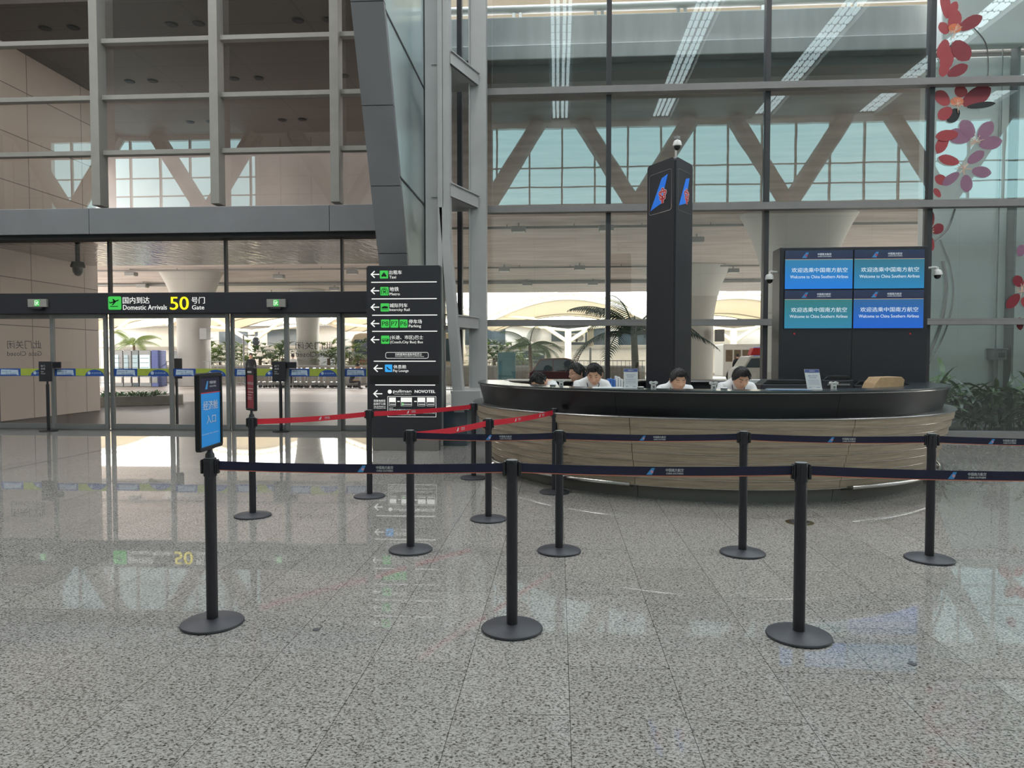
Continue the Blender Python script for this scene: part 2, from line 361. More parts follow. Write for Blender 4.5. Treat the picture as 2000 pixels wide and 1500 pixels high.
# ceiling with long roof light slots
slots = [0.1, 5.8, 11.5, 17.2, 22.9, 28.6]
cl = MB(); xs = -34
for s_ in slots:
    cl.box(xs, s_-.55, -14, 13.6, 15.2, 15.5); xs = s_+.55
cl.box(xs, 36, -14, 13.6, 15.2, 15.5)
ceil = struct('ceiling', cl, M['hallwall'])
g_sky = glow('roof_light_glazing', (.86, .97, 1.0), 1.8)
for s_ in slots:
    mb = MB(); y = -13.6
    while y < 9.5:
        for dx in (-.36, -.14, .12, .34):
            mb.box(s_+dx-.07, s_+dx+.07, y, y+.5, 15.32, 15.4)
        y += .72
    struct('roof_light', mb, g_sky, ceil)
mb = MB()
for s_ in slots:
    mb.box(s_-.56, s_+.56, -14, 13.6, 15.42, 15.5)
struct('roof_light_backing', mb, M['alu'], ceil)
# back wall with a high band of windows
bw = MB(); z0, z1 = 10.5, 14.9
bw.box(-34, 36, -14.4, -14, 0, z0); bw.box(-34, 36, -14.4, -14, z1, 15.5)
struct('wall_back', bw, M['hallwall'])
g_win = glow('daylit_window_panes', (.56, .88, .92), 2.3)
k = 1
bw2 = MB()
for a_, b_ in ((-34, -31.5), (-18.5, -4.2), (27.5, 36)): bw2.box(a_, b_, -14.32, -14.0, z0, z1)
struct('wall_back', bw2, M['hallwall'])
mw = MB(); mw.box(-34, 36, -14.4, -14.33, z0, z1); wn = struct('window_4', mw, g_win)
fr_ = MB(); x = -34
while x < 36:
    fr_.box(x-.05, x+.05, -14.15, -13.98, z0, z1); x += 1.9
for zz in (11.5, 12.6): fr_.box(-34, 36, -14.14, -14.0, zz-.03, zz+.03)
struct('mullion', fr_, M['mull'], wn)
vs_ = MB(); vfr = Fr((0, -13.7, 0), (1, 0, 0), (0, 0, 1)); x = -30
while x < 34:
    vs_.tube([(x, -13.6, 10.2), (x+3.1, -13.6, 15.1)], .48, 8); vs_.tube([(x, -13.6, 10.2), (x-3.1, -13.6, 15.1)], .48, 8); x += 8.6
struct('roof_strut', vs_, M['mull'], wn)
mb = MB(); mb.box(-34.4, -34, -14, 14.2, 0, 15.5); struct('wall_left', mb, M['hallwall'])
mb = MB(); mb.box(36, 36.4, -14, 13.9, 0, 15.5); struct('wall_right', mb, M['hallwall'])

# ---------------------------------------------------------------- right curtain wall  window_1
g = PX(GY)
MX = [g.x(898, 500), g.x(1188, 500), g.x(1496, 500), g.x(1815, 450)]
stp = (MX[3]-MX[0])/3
MX += [MX[3]+stp*i for i in range(1, 9)]
TZ = [g.z(1380, 630), g.z(1380, 406), g.z(1380, 174)]
TZ.append(TZ[2]+TZ[2]-TZ[1]); TZ.append(TZ[3]+TZ[2]-TZ[1]); TZ.append(TZ[4]+TZ[2]-TZ[1]); TZ = [z for z in TZ if z < 15]
w1 = empty('window_1', (MX[0], GY, 0), kind='structure')
x_l, x_r = WLX, 36
zs = [.12]+TZ+[15.4]
xs_ = [x_l]+MX+[x_r]
# panes
for i in range(len(xs_)-1):
    if xs_[i] > 13: continue
    for j in range(len(zs)-1):
        if zs[j] > 14: continue
        mb = MB(); mb.add([(xs_[i], GY+.04, zs[j]), (xs_[i+1], GY+.04, zs[j]), (xs_[i+1], GY+.04, zs[j+1]), (xs_[i], GY+.04, zs[j+1])], [(0, 1, 2, 3)])
        mb.build('pane', M['glass_r'], w1)
mb = MB(); mb.add([(13.4, GY+.04, .1), (x_r, GY+.04, .1), (x_r, GY+.04, 15.4), (13.4, GY+.04, 15.4)], [(0, 1, 2, 3)]); mb.build('pane', M['glass_r'], w1)
for x in MX:
    mb = MB(); mb.box(x-.045, x+.045, GY-.02, GY+.16, .1, 15.2); mb.build('mullion', M['dark_mull'], w1)
for k_, z in enumerate(TZ):
    mb = MB(); h = .07 if k_ else .06
    mb.box(x_l+.9, x_r, GY-.16, GY+.02, z-h, z+h*.35); mb.box(x_l+.9, x_r, GY-.12, GY+.02, z+h*.42, z+h)
    mb.build('transom', M['transom'], w1)
mb = MB(); mb.box(x_l, x_r, GY-.12, GY+.2, 0, .12); mb.build('sill', M['transom'], w1)

# ---------------------------------------------------------------- steel ladder column beside it
col = empty('steel_column', (-1.6, 13.4, 0), 'tall grey steel column built like a ladder with slanting brackets, between the two glass walls', 'column')
def postx(u0, u1, v, Y): return P(u0, v, Y).x, P(u1, v, Y).x
x0, x1 = postx(920, 950, 400, 13.3)
mb = MB(); mb.box(x0, x1, 13.22, 13.5, 0, 14.0); mb.box(x0-.02, x0, 13.1, 13.5, 0, 14); mb.build('front_post', M['column'], col, bevel=.006)
Yb = 12.1
a0, a1 = postx(831, 856, 200, Yb+.15)
mb = MB(); mb.box(a0, a1, Yb+.1, Yb+.35, 0, 14)
b0, b1 = postx(856, 868, 200, Yb)
mb.box(b0-.01, b0+.07, Yb-.05, Yb+.3, 0, 14); mb.build('rear_post', M['column'], col, bevel=.006)
c0, c1 = postx(868, 877, 200, Yb)
mb = MB(); mb.box(c0-.03, c1, Yb, Yb+.28, 2.9, 14); mb.build('flange', M['column'], col, bevel=.004)
# slanting lower brace
pa = P(866, 440, Yb); pb = P(901, 805, Yb)
mb = MB(); f_ = Fr((0, Yb, 0), (1, 0, 0), (0, 0, 1))
mb.prism([(pa.x-.07, pa.z+.3), (pa.x+.07, pa.z+.3), (pb.x+.06, pb.z), (pb.x-.12, pb.z)], f_, -.25, .05); mb.build('slanting_brace', M['column'], col, bevel=.006)
mb = MB(); mb.box(pb.x-.16, pb.x+.34, Yb-.1, 13.3, .62, .95); mb.build('foot_block', M['column'], col, bevel=.01)
mb = MB(); mb.box(pb.x-.4, pb.x+.1, Yb-.04, 13.2, 0, .62); mb.build('stone_plinth', M['darkglass'], col, bevel=.01)
for (v0, v1, w0, w1_) in ((94, 118, 152, 172), (356, 380, 387, 409), (616, 640, 621, 640)):
    A = P(878, v0, Yb+.1); B = P(878, v1, Yb+.1); C_ = P(933, w0, 13.2); D = P(933, w1_, 13.2)
    zc = (A.z+C_.z)/2; zb = (B.z+D.z)/2
    mb = MB()
    dr = (Vector((C_.x, C_.y, 0))-Vector((A.x, A.y, 0))); ff = Fr((A.x, A.y, 0), dr, (0, 0, 1)); L_ = dr.length
    mb.fbox(ff, 0, L_, zb, zc, -.02, .02); mb.fbox(ff, 0, L_, zc, zc+.02, -.12, .05)
    mb.prism([(A.x, A.y), (C_.x, C_.y), (C_.x, 13.5), (A.x-.4, 13.5), (a0, Yb+.3)], Fr((0, 0, zb), (1, 0, 0), (0, 1, 0)), 0, .02)
    mb.build('bracket', M['column'], col)
    if v0 < 600:
        mb = MB(); e0 = P(843, v1+62, Yb+.1); mb.prism([(0, 0), (.26, 0), (.26, .55)], Fr((e0.x, Yb+.1, zb-.02), (1, 0, 0), (0, 0, 1)), 0, .02); mb.build('gusset', M['column'], col)

# ---------------------------------------------------------------- side glass wall with leaning metal frame
def lean(u, v): return WX(u, v, WLX)
T = lean(748, 0); Bt = lean(795, 515)
sl = (T.y-Bt.y)/(T.z-Bt.z)
def ly(z): return Bt.y+(z-Bt.z)*sl
w5 = empty('window_5', (WLX, 13.8, 0), kind='structure')
py = 13.95; ztop = 12.0
mb = MB(); mb.add([(WLX, ly(0), 0), (WLX, py, 0), (WLX, py, ztop), (WLX, ly(ztop), ztop)], [(0, 1, 2, 3)]); mb.build('pane', M['glass_s'], w5)
for (u, v) in ((752, 20), (780, 345), (795, 600)):
    q = lean(u, v); mb = MB(); mb.box(WLX-.012, WLX+.012, q.y, py, q.z-.018, q.z+.018); mb.build('joint', M['dark_mull'], w5)
q = lean(829, 200); mb = MB(); mb.box(WLX-.02, WLX+.05, py-.08, py+.02, 0, 14); mb.build('corner_post', M['dark_mull'], w5)
frm = empty('trim_1', (-2.85, 13.2, 0), kind='structure')
seams = [0, 1.9, ] + [P(710, v, 11.9).z for v in (341,)] + [P(700, v, 11.1).z for v in (181,)] + [P(690, v, 10.6).z for v in (3,)] + [ztop]
seams = [0.0, 1.95, 3.3] + [lean(760, 341).z+.0, lean(750, 181).z, lean(748, 3).z, 9.6, ztop]
seams = sorted(seams)
for i in range(len(seams)-1):
    za, zb = seams[i]+.012, seams[i+1]
    mb = MB(); X0, X1 = -3.11, WLX+.01
    vs = [(x, ly(z)+d, z) for x in (X0, X1) for z in (za, zb) for d in (-.02, .12)]
    mb.add(vs, [(0, 1, 3, 2), (4, 6, 7, 5), (0, 4, 5, 1), (2, 3, 7, 6), (0, 2, 6, 4), (1, 5, 7, 3)])
    mb.build('cladding_panel', M['fascia'], frm)
mb = MB()
vs = [(x, y, z) for x in (-3.11, -3.08) for (y, z) in ((ly(0)+.1, 0), (EY, 0), (EY, ztop), (ly(ztop)+.1, ztop))]
mb.add(vs, [(0, 1, 2, 3), (4, 5, 6, 7), (0, 4, 5, 1), (1, 5, 6, 2), (2, 6, 7, 3), (3, 7, 4, 0)]); mb.build('inner_lining', M['fascia'], frm)

# ---------------------------------------------------------------- entrance wall: upper window grid, fascia, transom lights, header, doors
e = PX(EY); XL, XR = -13.4, -3.1
ZB = e.z(350, 403); w2 = empty('window_2', (-8, EY, ZB), kind='structure')
EX = [e.x(197, 200), e.x(427, 200), e.x(659, 200)]; sp = (EX[2]-EX[0])/2
EXm = [EX[0]-sp*2, EX[0]-sp]+EX
EZ = [e.z(350, 298.5), e.z(350, 190.5), e.z(350, 80)]; dz = EZ[1]-EZ[0]
EZ += [EZ[2]+dz*i for i in range(1, 7)]
zs2 = [ZB]+EZ+[15.4]; xs2 = [-16.5]+EXm[1:]+[XR+.05]
for i in range(len(xs2)-1):
    for j in range(len(zs2)-1):
        if zs2[j] > 14: continue
        mb = MB(); mb.add([(xs2[i], EY+.05, zs2[j]), (xs2[i+1], EY+.05, zs2[j]), (xs2[i+1], EY+.05, zs2[j+1]), (xs2[i], EY+.05, zs2[j+1])], [(0, 1, 2, 3)]); mb.build('pane', M['glass_l'], w2)
for x in EXm:
    mb = MB(); mb.box(x-.09, x+.09, EY-.22, EY+.06, ZB, 15.2); mb.build('mullion', M['mull'], w2, bevel=.006)
for z in EZ:
    mb = MB(); mb.box(-16.5, XR, EY-.1, EY+.06, z-.045, z+.05); mb.build('transom', M['mull'], w2, bevel=.006)
mb = MB(); mb.box(-34, -16.4, EY-.1, EY+.1, 0, 15.5); struct('wall_front', mb, M['hallwall'])
ZF0 = e.z(350, 456)
zz0, zz1 = PX(EY-.35).z(350, 455), PX(EY-.35).z(350, 404)
t2 = empty('trim_2', (-8, EY-.3, zz0), kind='structure')
xj = [-16.4, -13.9, -11.9, e.x(195, 430), e.x(195, 430)+2*sp, XR]
for i in range(len(xj)-1):
    mb = MB(); mb.box(xj[i]+.004, xj[i+1]-.004, EY-.35, EY-.02, zz0, zz1); mb.build('fascia_panel', M['fascia'], t2, bevel=.008)
mb = MB(); mb.box(-16.4, XR, EY-.3, EY+.08, zz0-.09, zz0-.005); mb.build('shadow_gap', M['rubber'], t2)
ZH1, ZH0 = e.z(350, 573), e.z(350, 613)
w3 = empty('window_3', (-8, EY, ZH1), kind='structure')
DXm = [e.x(214, 510), e.x(441, 510), e.x(668, 510)]; DXm = [DXm[0]-2*sp, DXm[0]-sp]+DXm
xs3 = [-16.4]+DXm[1:]+[XR]
for i in range(len(xs3)-1):
    mb = MB(); mb.add([(xs3[i], EY+.02, ZH1), (xs3[i+1], EY+.02, ZH1), (xs3[i+1], EY+.02, ZF0), (xs3[i], EY+.02, ZF0)], [(0, 1, 2, 3)]); mb.build('pane', M['glass_l'], w3)
for x in DXm:
    mb = MB(); mb.box(x-.022, x+.022, EY-.04, EY+.06, ZH1, zz0-.05); mb.build('mullion', M['dark_mull'], w3)

hd = empty('gate_header', (-8, EY-.1, ZH0), 'long charcoal header panel above the glass doors reading Domestic Arrivals 50 Gate', 'sign')
mb = MB(); mb.box(-16.4, XR, EY-.22, EY+.1, ZH0, ZH1); mb.build('header_panel', M['sign_black'], hd, bevel=.01)
HP = PX(EY-.22); hf = HP.fr
a = HP.b(212, 579, 237, 605)
mb = MB(); mb.prism(rrect(a[0], a[1], a[2], a[3], .03), hf, 0, .012); mb.build('arrivals_icon', M['g_green'], hd)
cx, cy = (a[0]+a[1])/2, (a[2]+a[3])/2
mb = MB(); mb.prism([(cx-.09, cy-.075), (cx+.07, cy-.075), (cx+.07, cy-.06), (cx-.09, cy-.06)], hf, .012, .018)
mb.prism([(cx-.1, cy-.01), (cx-.03, cy+.005), (cx+.08, cy+.045), (cx+.1, cy+.07), (cx+.07, cy+.065), (cx-.09, cy+.012), (cx-.12, cy+.04)], hf, .012, .018)
mb.prism([(cx-.02, cy+.02), (cx-.04, cy+.085), (cx-.02, cy+.085), (cx+.035, cy+.035)], hf, .012, .018)
mb.prism([(cx-.01, cy+.02), (cx-.06, cy-.04), (cx-.035, cy-.04), (cx+.035, cy+.03)], hf, .012, .018)
mb.build('aeroplane_symbol', M['ink'], hd)
for t_, u0, v0, u1, v1 in (('国内到达', 240, 580, 292, 593), ('Domestic Arrivals', 240.5, 595.5, 326, 605), ('号门', 374, 580, 400, 593), ('Gate', 375, 596, 399, 604.5)):
    q = HP.b(u0, v0, u1, v1); mb = MB(); mb.text(t_, hf, *q, c=.006, bold=.014); mb.build('white_lettering', M['g_white'], hd)
mb = MB(); q = HP.b(332, 579.5, 368, 605); mb.text('50', hf, *q, c=.006, bold=.02); mb.build('yellow_number', M['g_yellow'], hd)

for u, lab in ((76, 'small lit green exit sign on the door header, left of the Domestic Arrivals lettering'), (541, 'small lit green exit sign on the door header, right of the yellow 50')):
    x0, x1, z0_, z1_ = HP.b(u-18, 584.5, u+18.5, 600)
    ex = empty('exit_sign', ((x0+x1)/2, EY-.25, z0_), lab, 'exit sign', 'exit signs on the door header')
    mb = MB(); mb.box(x0, x1, EY-.28, EY-.22, z0_, z1_); mb.build('housing', M['mull'], ex, bevel=.004)
    xc = (x0+x1)/2; zc = (z0_+z1_)/2; f_ = Fr((0, EY-.28, 0), (1, 0, 0), (0, 0, 1))
    mb = MB(); mb.fbox(f_, xc-.055, xc+.055, zc-.065, zc+.065, 0, .004); mb.build('lit_panel', M['g_green'], ex)
    mb = MB(); mb.fbox(f_, xc-.045, xc-.035, zc-.05, zc+.05, .004, .006); mb.fbox(f_, xc-.045, xc+.02, zc+.04, zc+.05, .004, .006)
    mb.tube([(xc+.03, EY-.286, zc+.03), (xc+.0, EY-.286, zc), (xc-.02, EY-.286, zc-.05)], .007, 4); mb.tube([(xc+.0, EY-.286, zc), (xc+.04, EY-.286, zc-.04)], .006, 4); mb.tube([(xc-.03, EY-.286, zc+.01), (xc+.04, EY-.286, zc+.01)], .005, 4)
    mb.build('running_figure', M['g_white'], ex)
    mb = MB(); mb.fbox(f_, xc-.11, xc+.11, z0_-.05, z0_-.012, -.03, .03); mb.build('sensor_bar', M['black'], ex, bevel=.01)

# doors
edges = [(-12, 98), (104, 207), (215, 330), (336, 445), (452, 556), (562, 662), (668, 775)]
D = PX(EY-.05)
for i, (u0, u1) in enumerate(edges):
    x0, x1 = D.x(u0, 700)-.042, D.x(u1, 700)+.042; y = EY-.05 if i % 2 else EY+.03
    d = empty('door_%d' % (i+1), ((x0+x1)/2, y, 0), kind='structure')
    fw = .075; zt = ZH0
    mb = MB(); mb.box(x0, x0+fw, y-.03, y+.03, .02, zt); mb.box(x1-fw, x1, y-.03, y+.03, .02, zt); mb.box(x0+fw, x1-fw, y-.03, y+.03, zt-.09, zt); mb.box(x0+fw, x1-fw, y-.03, y+.03, .02, .13)
    mb.build('door_frame', M['alu'], d, bevel=.005)
    mb = MB(); mb.add([(x0+fw, y, .13), (x1-fw, y, .13), (x1-fw, y, zt-.09), (x0+fw, y, zt-.09)], [(0, 1, 2, 3)]); mb.build('pane', M['glass_d'], d)
    # safety band
    zb0, zb1 = D.z(300, 735), D.z(300, 720); f_ = Fr((0, y, 0), (1, 0, 0), (0, 0, 1)); Wd = x1-x0-2*fw; xa = x0+fw
    mb = MB(); mb.fbox(f_, xa, x1-fw, zb0, zb1, .002, .004); mb.build('safety_band', M['band_blue'], d)
    mb = MB(); mb.fbox(f_, xa+Wd*.42, x1-fw-.0, zb0+.01, zb1, .004, .006); mb.build('band_yellow_field', M['band_green'], d)
    mb = MB(); hh = zb1-zb0
    mb.prism([(xa+Wd*(.80+.19*cos(pi*k/10)), zb0+.002+hh*.86*sin(pi*k/10)) for k in range(11)], f_, .006, .008); mb.build('band_arc', M['band_blue'], d)
    mb = MB(); mb.prism([(xa+Wd*.04, zb0+.03), (xa+Wd*.33, zb0+.035), (xa+Wd*.38, zb0+.015), (xa+Wd*.37, zb1-.03), (xa+Wd*.05, zb1-.02)], f_, .004, .006)
    mb.prism([(xa+Wd*(.69+.03*cos(2*pi*k/12)), zb0+hh*.42+Wd*.03*sin(2*pi*k/12)) for k in range(12)], f_, .008, .009)
    mb.build('band_bubble', M['band_pale'], d)
    mb = MB(); mb.text('Welcome一路', f_, xa+Wd*.07, xa+Wd*.24, zb0+hh*.52, zb0+hh*.74, c=.0065); mb.text('同行 安全出行', f_, xa+Wd*.14, xa+Wd*.34, zb0+hh*.24, zb0+hh*.46, c=.0065); mb.build('band_lettering', M['band_blue'], d)
    mb = MB(); mb.text('白云机场', f_, xa+Wd*.74, xa+Wd*.93, zb0+hh*.32, zb0+hh*.52, c=.0085); mb.build('band_small_lettering', M['band_pale'], d)
    if i in (0, 5):
        bk = Fr((0, y+.004, 0), (-1, 0, 0), (0, 0, 1)); mb = MB()
        def tb(s, u0, v0, u1, v1):
            q = D.b(u0, v0, u1, v1); mb.text(s, bk, -q[1], -q[0], q[2], q[3], c=0, bold=.0)
        if i == 0: tb('此门关闭', 8, 665, 75, 681); tb('Gate Closed', 8, 686, 76, 695)
        else: tb('此门关闭', 577, 668, 650, 682); tb('Gate Closed', 578, 687, 651, 697)
        mb.build('closed_notice_lettering', M['ink'] if i else M['alu'], d)
    if i in (1, 5):
        mb = MB(); xq = x0+.02; mb.box(xq, xq+.22, y-.06, y-.03, D.z(300, 719), D.z(300, 707)); mb.build('door_access_reader', M['black'], d, bevel=.004)
mb = MB(); mb.box(-16.4, D.x(-14, 700), EY-.05, EY+.05, 0, ZH0); struct('window_6', mb, M['glass_d'])
mb = MB(); mb.box(-16.4, XR, EY-.12, EY+.12, 0, .02); struct('trim_3', mb, M['steel'])

# round floor box
fb = empty('floor_outlet_box', (2.21, 6.61, 0), 'round brass floor outlet cover set in the granite in front of the desk', 'floor outlet')
mb = MB(); mb.lathe([(0, .004), (.11, .004), (.125, .001)], (2.21, 6.61, 0), 28); mb.build('rim', mat('aged_brass', rgb(120, 110, 80), .4, metal=1), fb, smooth=True)
mb = MB(); mb.lathe([(0, .008), (.085, .008), (.09, .004)], (2.21, 6.61, 0), 24); mb.build('cover', M['base_black'], fb, smooth=True)
for (u, v, lab) in ((1782, 1297, 'small dark metal stud in the floor, right of the nearest row of posts'), (618, 1230, 'small dark metal stud in the floor beside the post with the blue sign')):
    q = Z(u, v); mb = MB(); mb.lathe([(0, .003), (.02, .003), (.022, .0)], (q.x, q.y, 0), 16); o = mb.build('floor_stud', M['base_black'], None); tag(o, lab, 'floor stud')
# ================================================================ QUEUE BARRIERS
def fin(mb_b, mb_r, fr, a0, a1, b0, b1, c):
    """tail fin mark: slanted blue blade with a small red blossom"""
    w_, h_ = a1-a0, b1-b0
    mb_b.prism([(a0, b0), (a0+w_*.68, b0), (a1, b1), (a0+w_*.62, b1)], fr, c, c+.0006)
    cx, cy = a0+w_*.66, b0+h_*.45
    for k in range(5):
        t = 2*pi*k/5+pi/2; r = h_*.15
        mb_r.prism([(cx+r*.9*cos(t)+r*.62*cos(2*pi*q/8), cy+r*.9*sin(t)+r*.62*sin(2*pi*q/8)) for q in range(8)], fr, c+.0007, c+.0011)
def make_post():
    r = empty('barrier_post')
    mb = MB(); mb.lathe([(0, 0), (.168, 0), (.171, .006), (.168, .014), (.155, .021), (.05, .03), (.034, .034), (0, .036)], n=48); mb.build('base', M['base_black'], r, smooth=True, local=True)
    mb = MB(); mb.lathe([(.0, .03), (.031, .03), (.031, .94), (0, .94)], n=32); mb.build('pole', M['black'], r, smooth=True, local=True)
    mb = MB(); mb.lathe([(0, .84), (.0345, .84), (.0355, .845), (.0355, .935), (.033, .943), (0, .9435)], n=32)
    for s_ in (-1, 1): mb.box(s_*.04-.004, s_*.04+.004, -.018, .018, .855, .935)
    mb.box(-.014, .014, -.042, .042, .845, .93)
    mb.build('belt_head', M['black'], r, smooth=True, local=True)
    mb = MB(); mb.lathe([(0, .9445), (.03, .9445), (.031, .943)], n=24); mb.build('cap', M['alu'], r, smooth=True, local=True)
    for s_ in (.036, -.052): mb = MB(); mb.box(s_, s_+.016, -.012, .012, .855, .93); mb.build('belt_clip', M['black'], r, local=True, bevel=.003)
    return r
posts = {'A': (415, 1218, 'black belt post carrying the blue economy class entrance sign'),
 'B': (1000, 1229, 'black belt post in the middle of the nearest row, centre of the photo'),
 'C': (1560, 1243, 'black belt post at the right of the nearest row'),
 'D': (802, 1075, 'black belt post where the red and navy belts of the second row meet'),
 'E': (1092, 1077, 'black belt post of the second row, just right of the middle front post'),
 'F': (1450, 1081, 'black belt post of the second row, in front of the middle of the desk'),
 'G': (1815, 1093, 'black belt post at the right end of the second row'),
 'H': (494, 1008, 'black belt post carrying the dark red notice frame'),
 'I': (722, 970, 'black belt post in front of the left edge of the direction totem'),
 'J': (925, 934, 'farthest black belt post, between the totem and the desk'),
 'K': (954, 1015, 'black belt post halfway along the red belt that runs to the desk'),
 'L': (1083, 962, 'black belt post at the desk end of the red belt')}
PP = {}; proto = make_post(); first = True
for k_, (u, v, lab) in posts.items():
    q = Z(u, v); PP[k_] = Vector((q.x, q.y, 0))
    o = proto if first else copy_tree(proto)
    first = False; o.location = PP[k_]; tag(o, lab, 'barrier post', 'belt barrier posts')
bpy.context.view_layer.update()
PP['R1'] = Vector((3.02, 3.93, 0)); PP['R2'] = Vector((4.3, 5.46, 0))
def belt(a, b, kind, lab, marks, sag=.012, zt=(.925, .925), grp='navy'):
    A, B = PP[a].copy(), PP[b].copy(); d = (B-A).normalized(); A += d*.048; B -= d*.048; L_ = (B-A).length
    h = .052; n = 24; side = d.cross(Vector((0, 0, 1)));
    if side.y > 0: side = -side
    def zt_(t): return zt[0]+(zt[1]-zt[0])*t-sag*4*t*(1-t)
    root = empty('barrier_belt', ((A.x+B.x)/2, (A.y+B.y)/2, .9), lab, 'barrier belt', grp)
    def strip(b0, b1, c):
        mb = MB(); vs = []; fs = []
        for i in range(n+1):
            t = i/n; p = A+d*(L_*t); z = zt_(t)
            for (bb, cc) in ((b0, c), (b1, c), (b1, -c), (b0, -c)):
                q = p+side*cc; vs.append((q.x, q.y, z-h+bb))
        for i in range(n):
            for k in range(4): fs.append((i*4+k, i*4+(k+1) % 4, (i+1)*4+(k+1) % 4, (i+1)*4+k))
        fs += [(0, 1, 2, 3), tuple(n*4+k for k in range(4))]
        return mb.add(vs, fs)
    strip(0, h, .0009).build('webbing', M['navy'] if kind == 'navy' else M['red'], root)
    if kind == 'navy':
        strip(-.0005, .0035, .0013).build('orange_edge', M['orange'], root)
    rr = d if (d.x > 0) else -d
    for (t, sc) in marks:
        mw, mb_, mr = MB(), MB(), MB()
        p = A+d*(L_*t); z = zt_(t)-h
        f_ = Fr((p.x, p.y, z), rr, (0, 0, 1)); c = .0018
        if kind == 'navy':
            fin(mb_, mr, f_, -.075, -.028, .008, .045, c)
            mw.text('中国南方航空', f_, .03, .125, .025, .043, c=c, bold=.02); mw.text('CHINA SOUTHERN', f_, .032, .123, .011, .021, c=c, bold=.02)
        else:
            fin(mb_, MB(), f_, -.05, -.015, .012, .042, c)
            mw.text('中国南方航空', f_, .02, .08, .028, .041, c=c, bold=.02); mw.text('CHINA SOUTHERN', f_, .02, .08, .016, .024, c=c, bold=.01)
        mw.build('white_lettering', M['prtwhite'], root)
        mb_.build('blue_fin_mark' if kind == 'navy' else 'white_fin_mark', M['finblue'] if kind == 'navy' else M['prtwhite'], root)
        if mr.v: mr.build('blossom_mark', M['finpink'], root)
    return root
G1, G2 = 'navy queue belts', 'red queue belts'
belt('A', 'B', 'navy', 'navy belt from the blue-sign post to the middle front post', [(.54, 1)], grp=G1)
belt('B', 'C', 'navy', 'navy belt between the middle and right posts of the nearest row', [(.52, 1)], grp=G1)
belt('C', 'R1', 'navy', 'navy belt running out of the photo at the right, from the right front post', [(.49, 1)], zt=(.925, .905), grp=G1)
belt('D', 'E', 'navy', 'navy belt of the second row, its leftmost span from the red-belt post', [(.58, 1)], grp=G1)
belt('E', 'F', 'navy', 'navy belt of the second row across the left half of the wooden desk', [(.49, 1)], grp=G1)
belt('F', 'G', 'navy', 'navy belt of the second row across the right half of the wooden desk', [(.51, 1)], grp=G1)
belt('G', 'R2', 'navy', 'navy belt leaving the photo at the right in front of the plants', [(.30, 1)], zt=(.925, .915), grp=G1)
belt('D', 'K', 'red', 'red belt from the second row towards the desk, nearer half', [(.6, 1)], grp=G2)
belt('K', 'L', 'red', 'red belt ending at the desk, farther half with two white marks', [(.38, 1), (.78, 1)], grp=G2)
belt('H', 'I', 'red', 'red belt from the dark red notice post to the totem', [(.58, 1)], grp=G2)
belt('I', 'J', 'red', 'red belt crossing the lower part of the direction totem', [(.35, 1)], grp=G2)

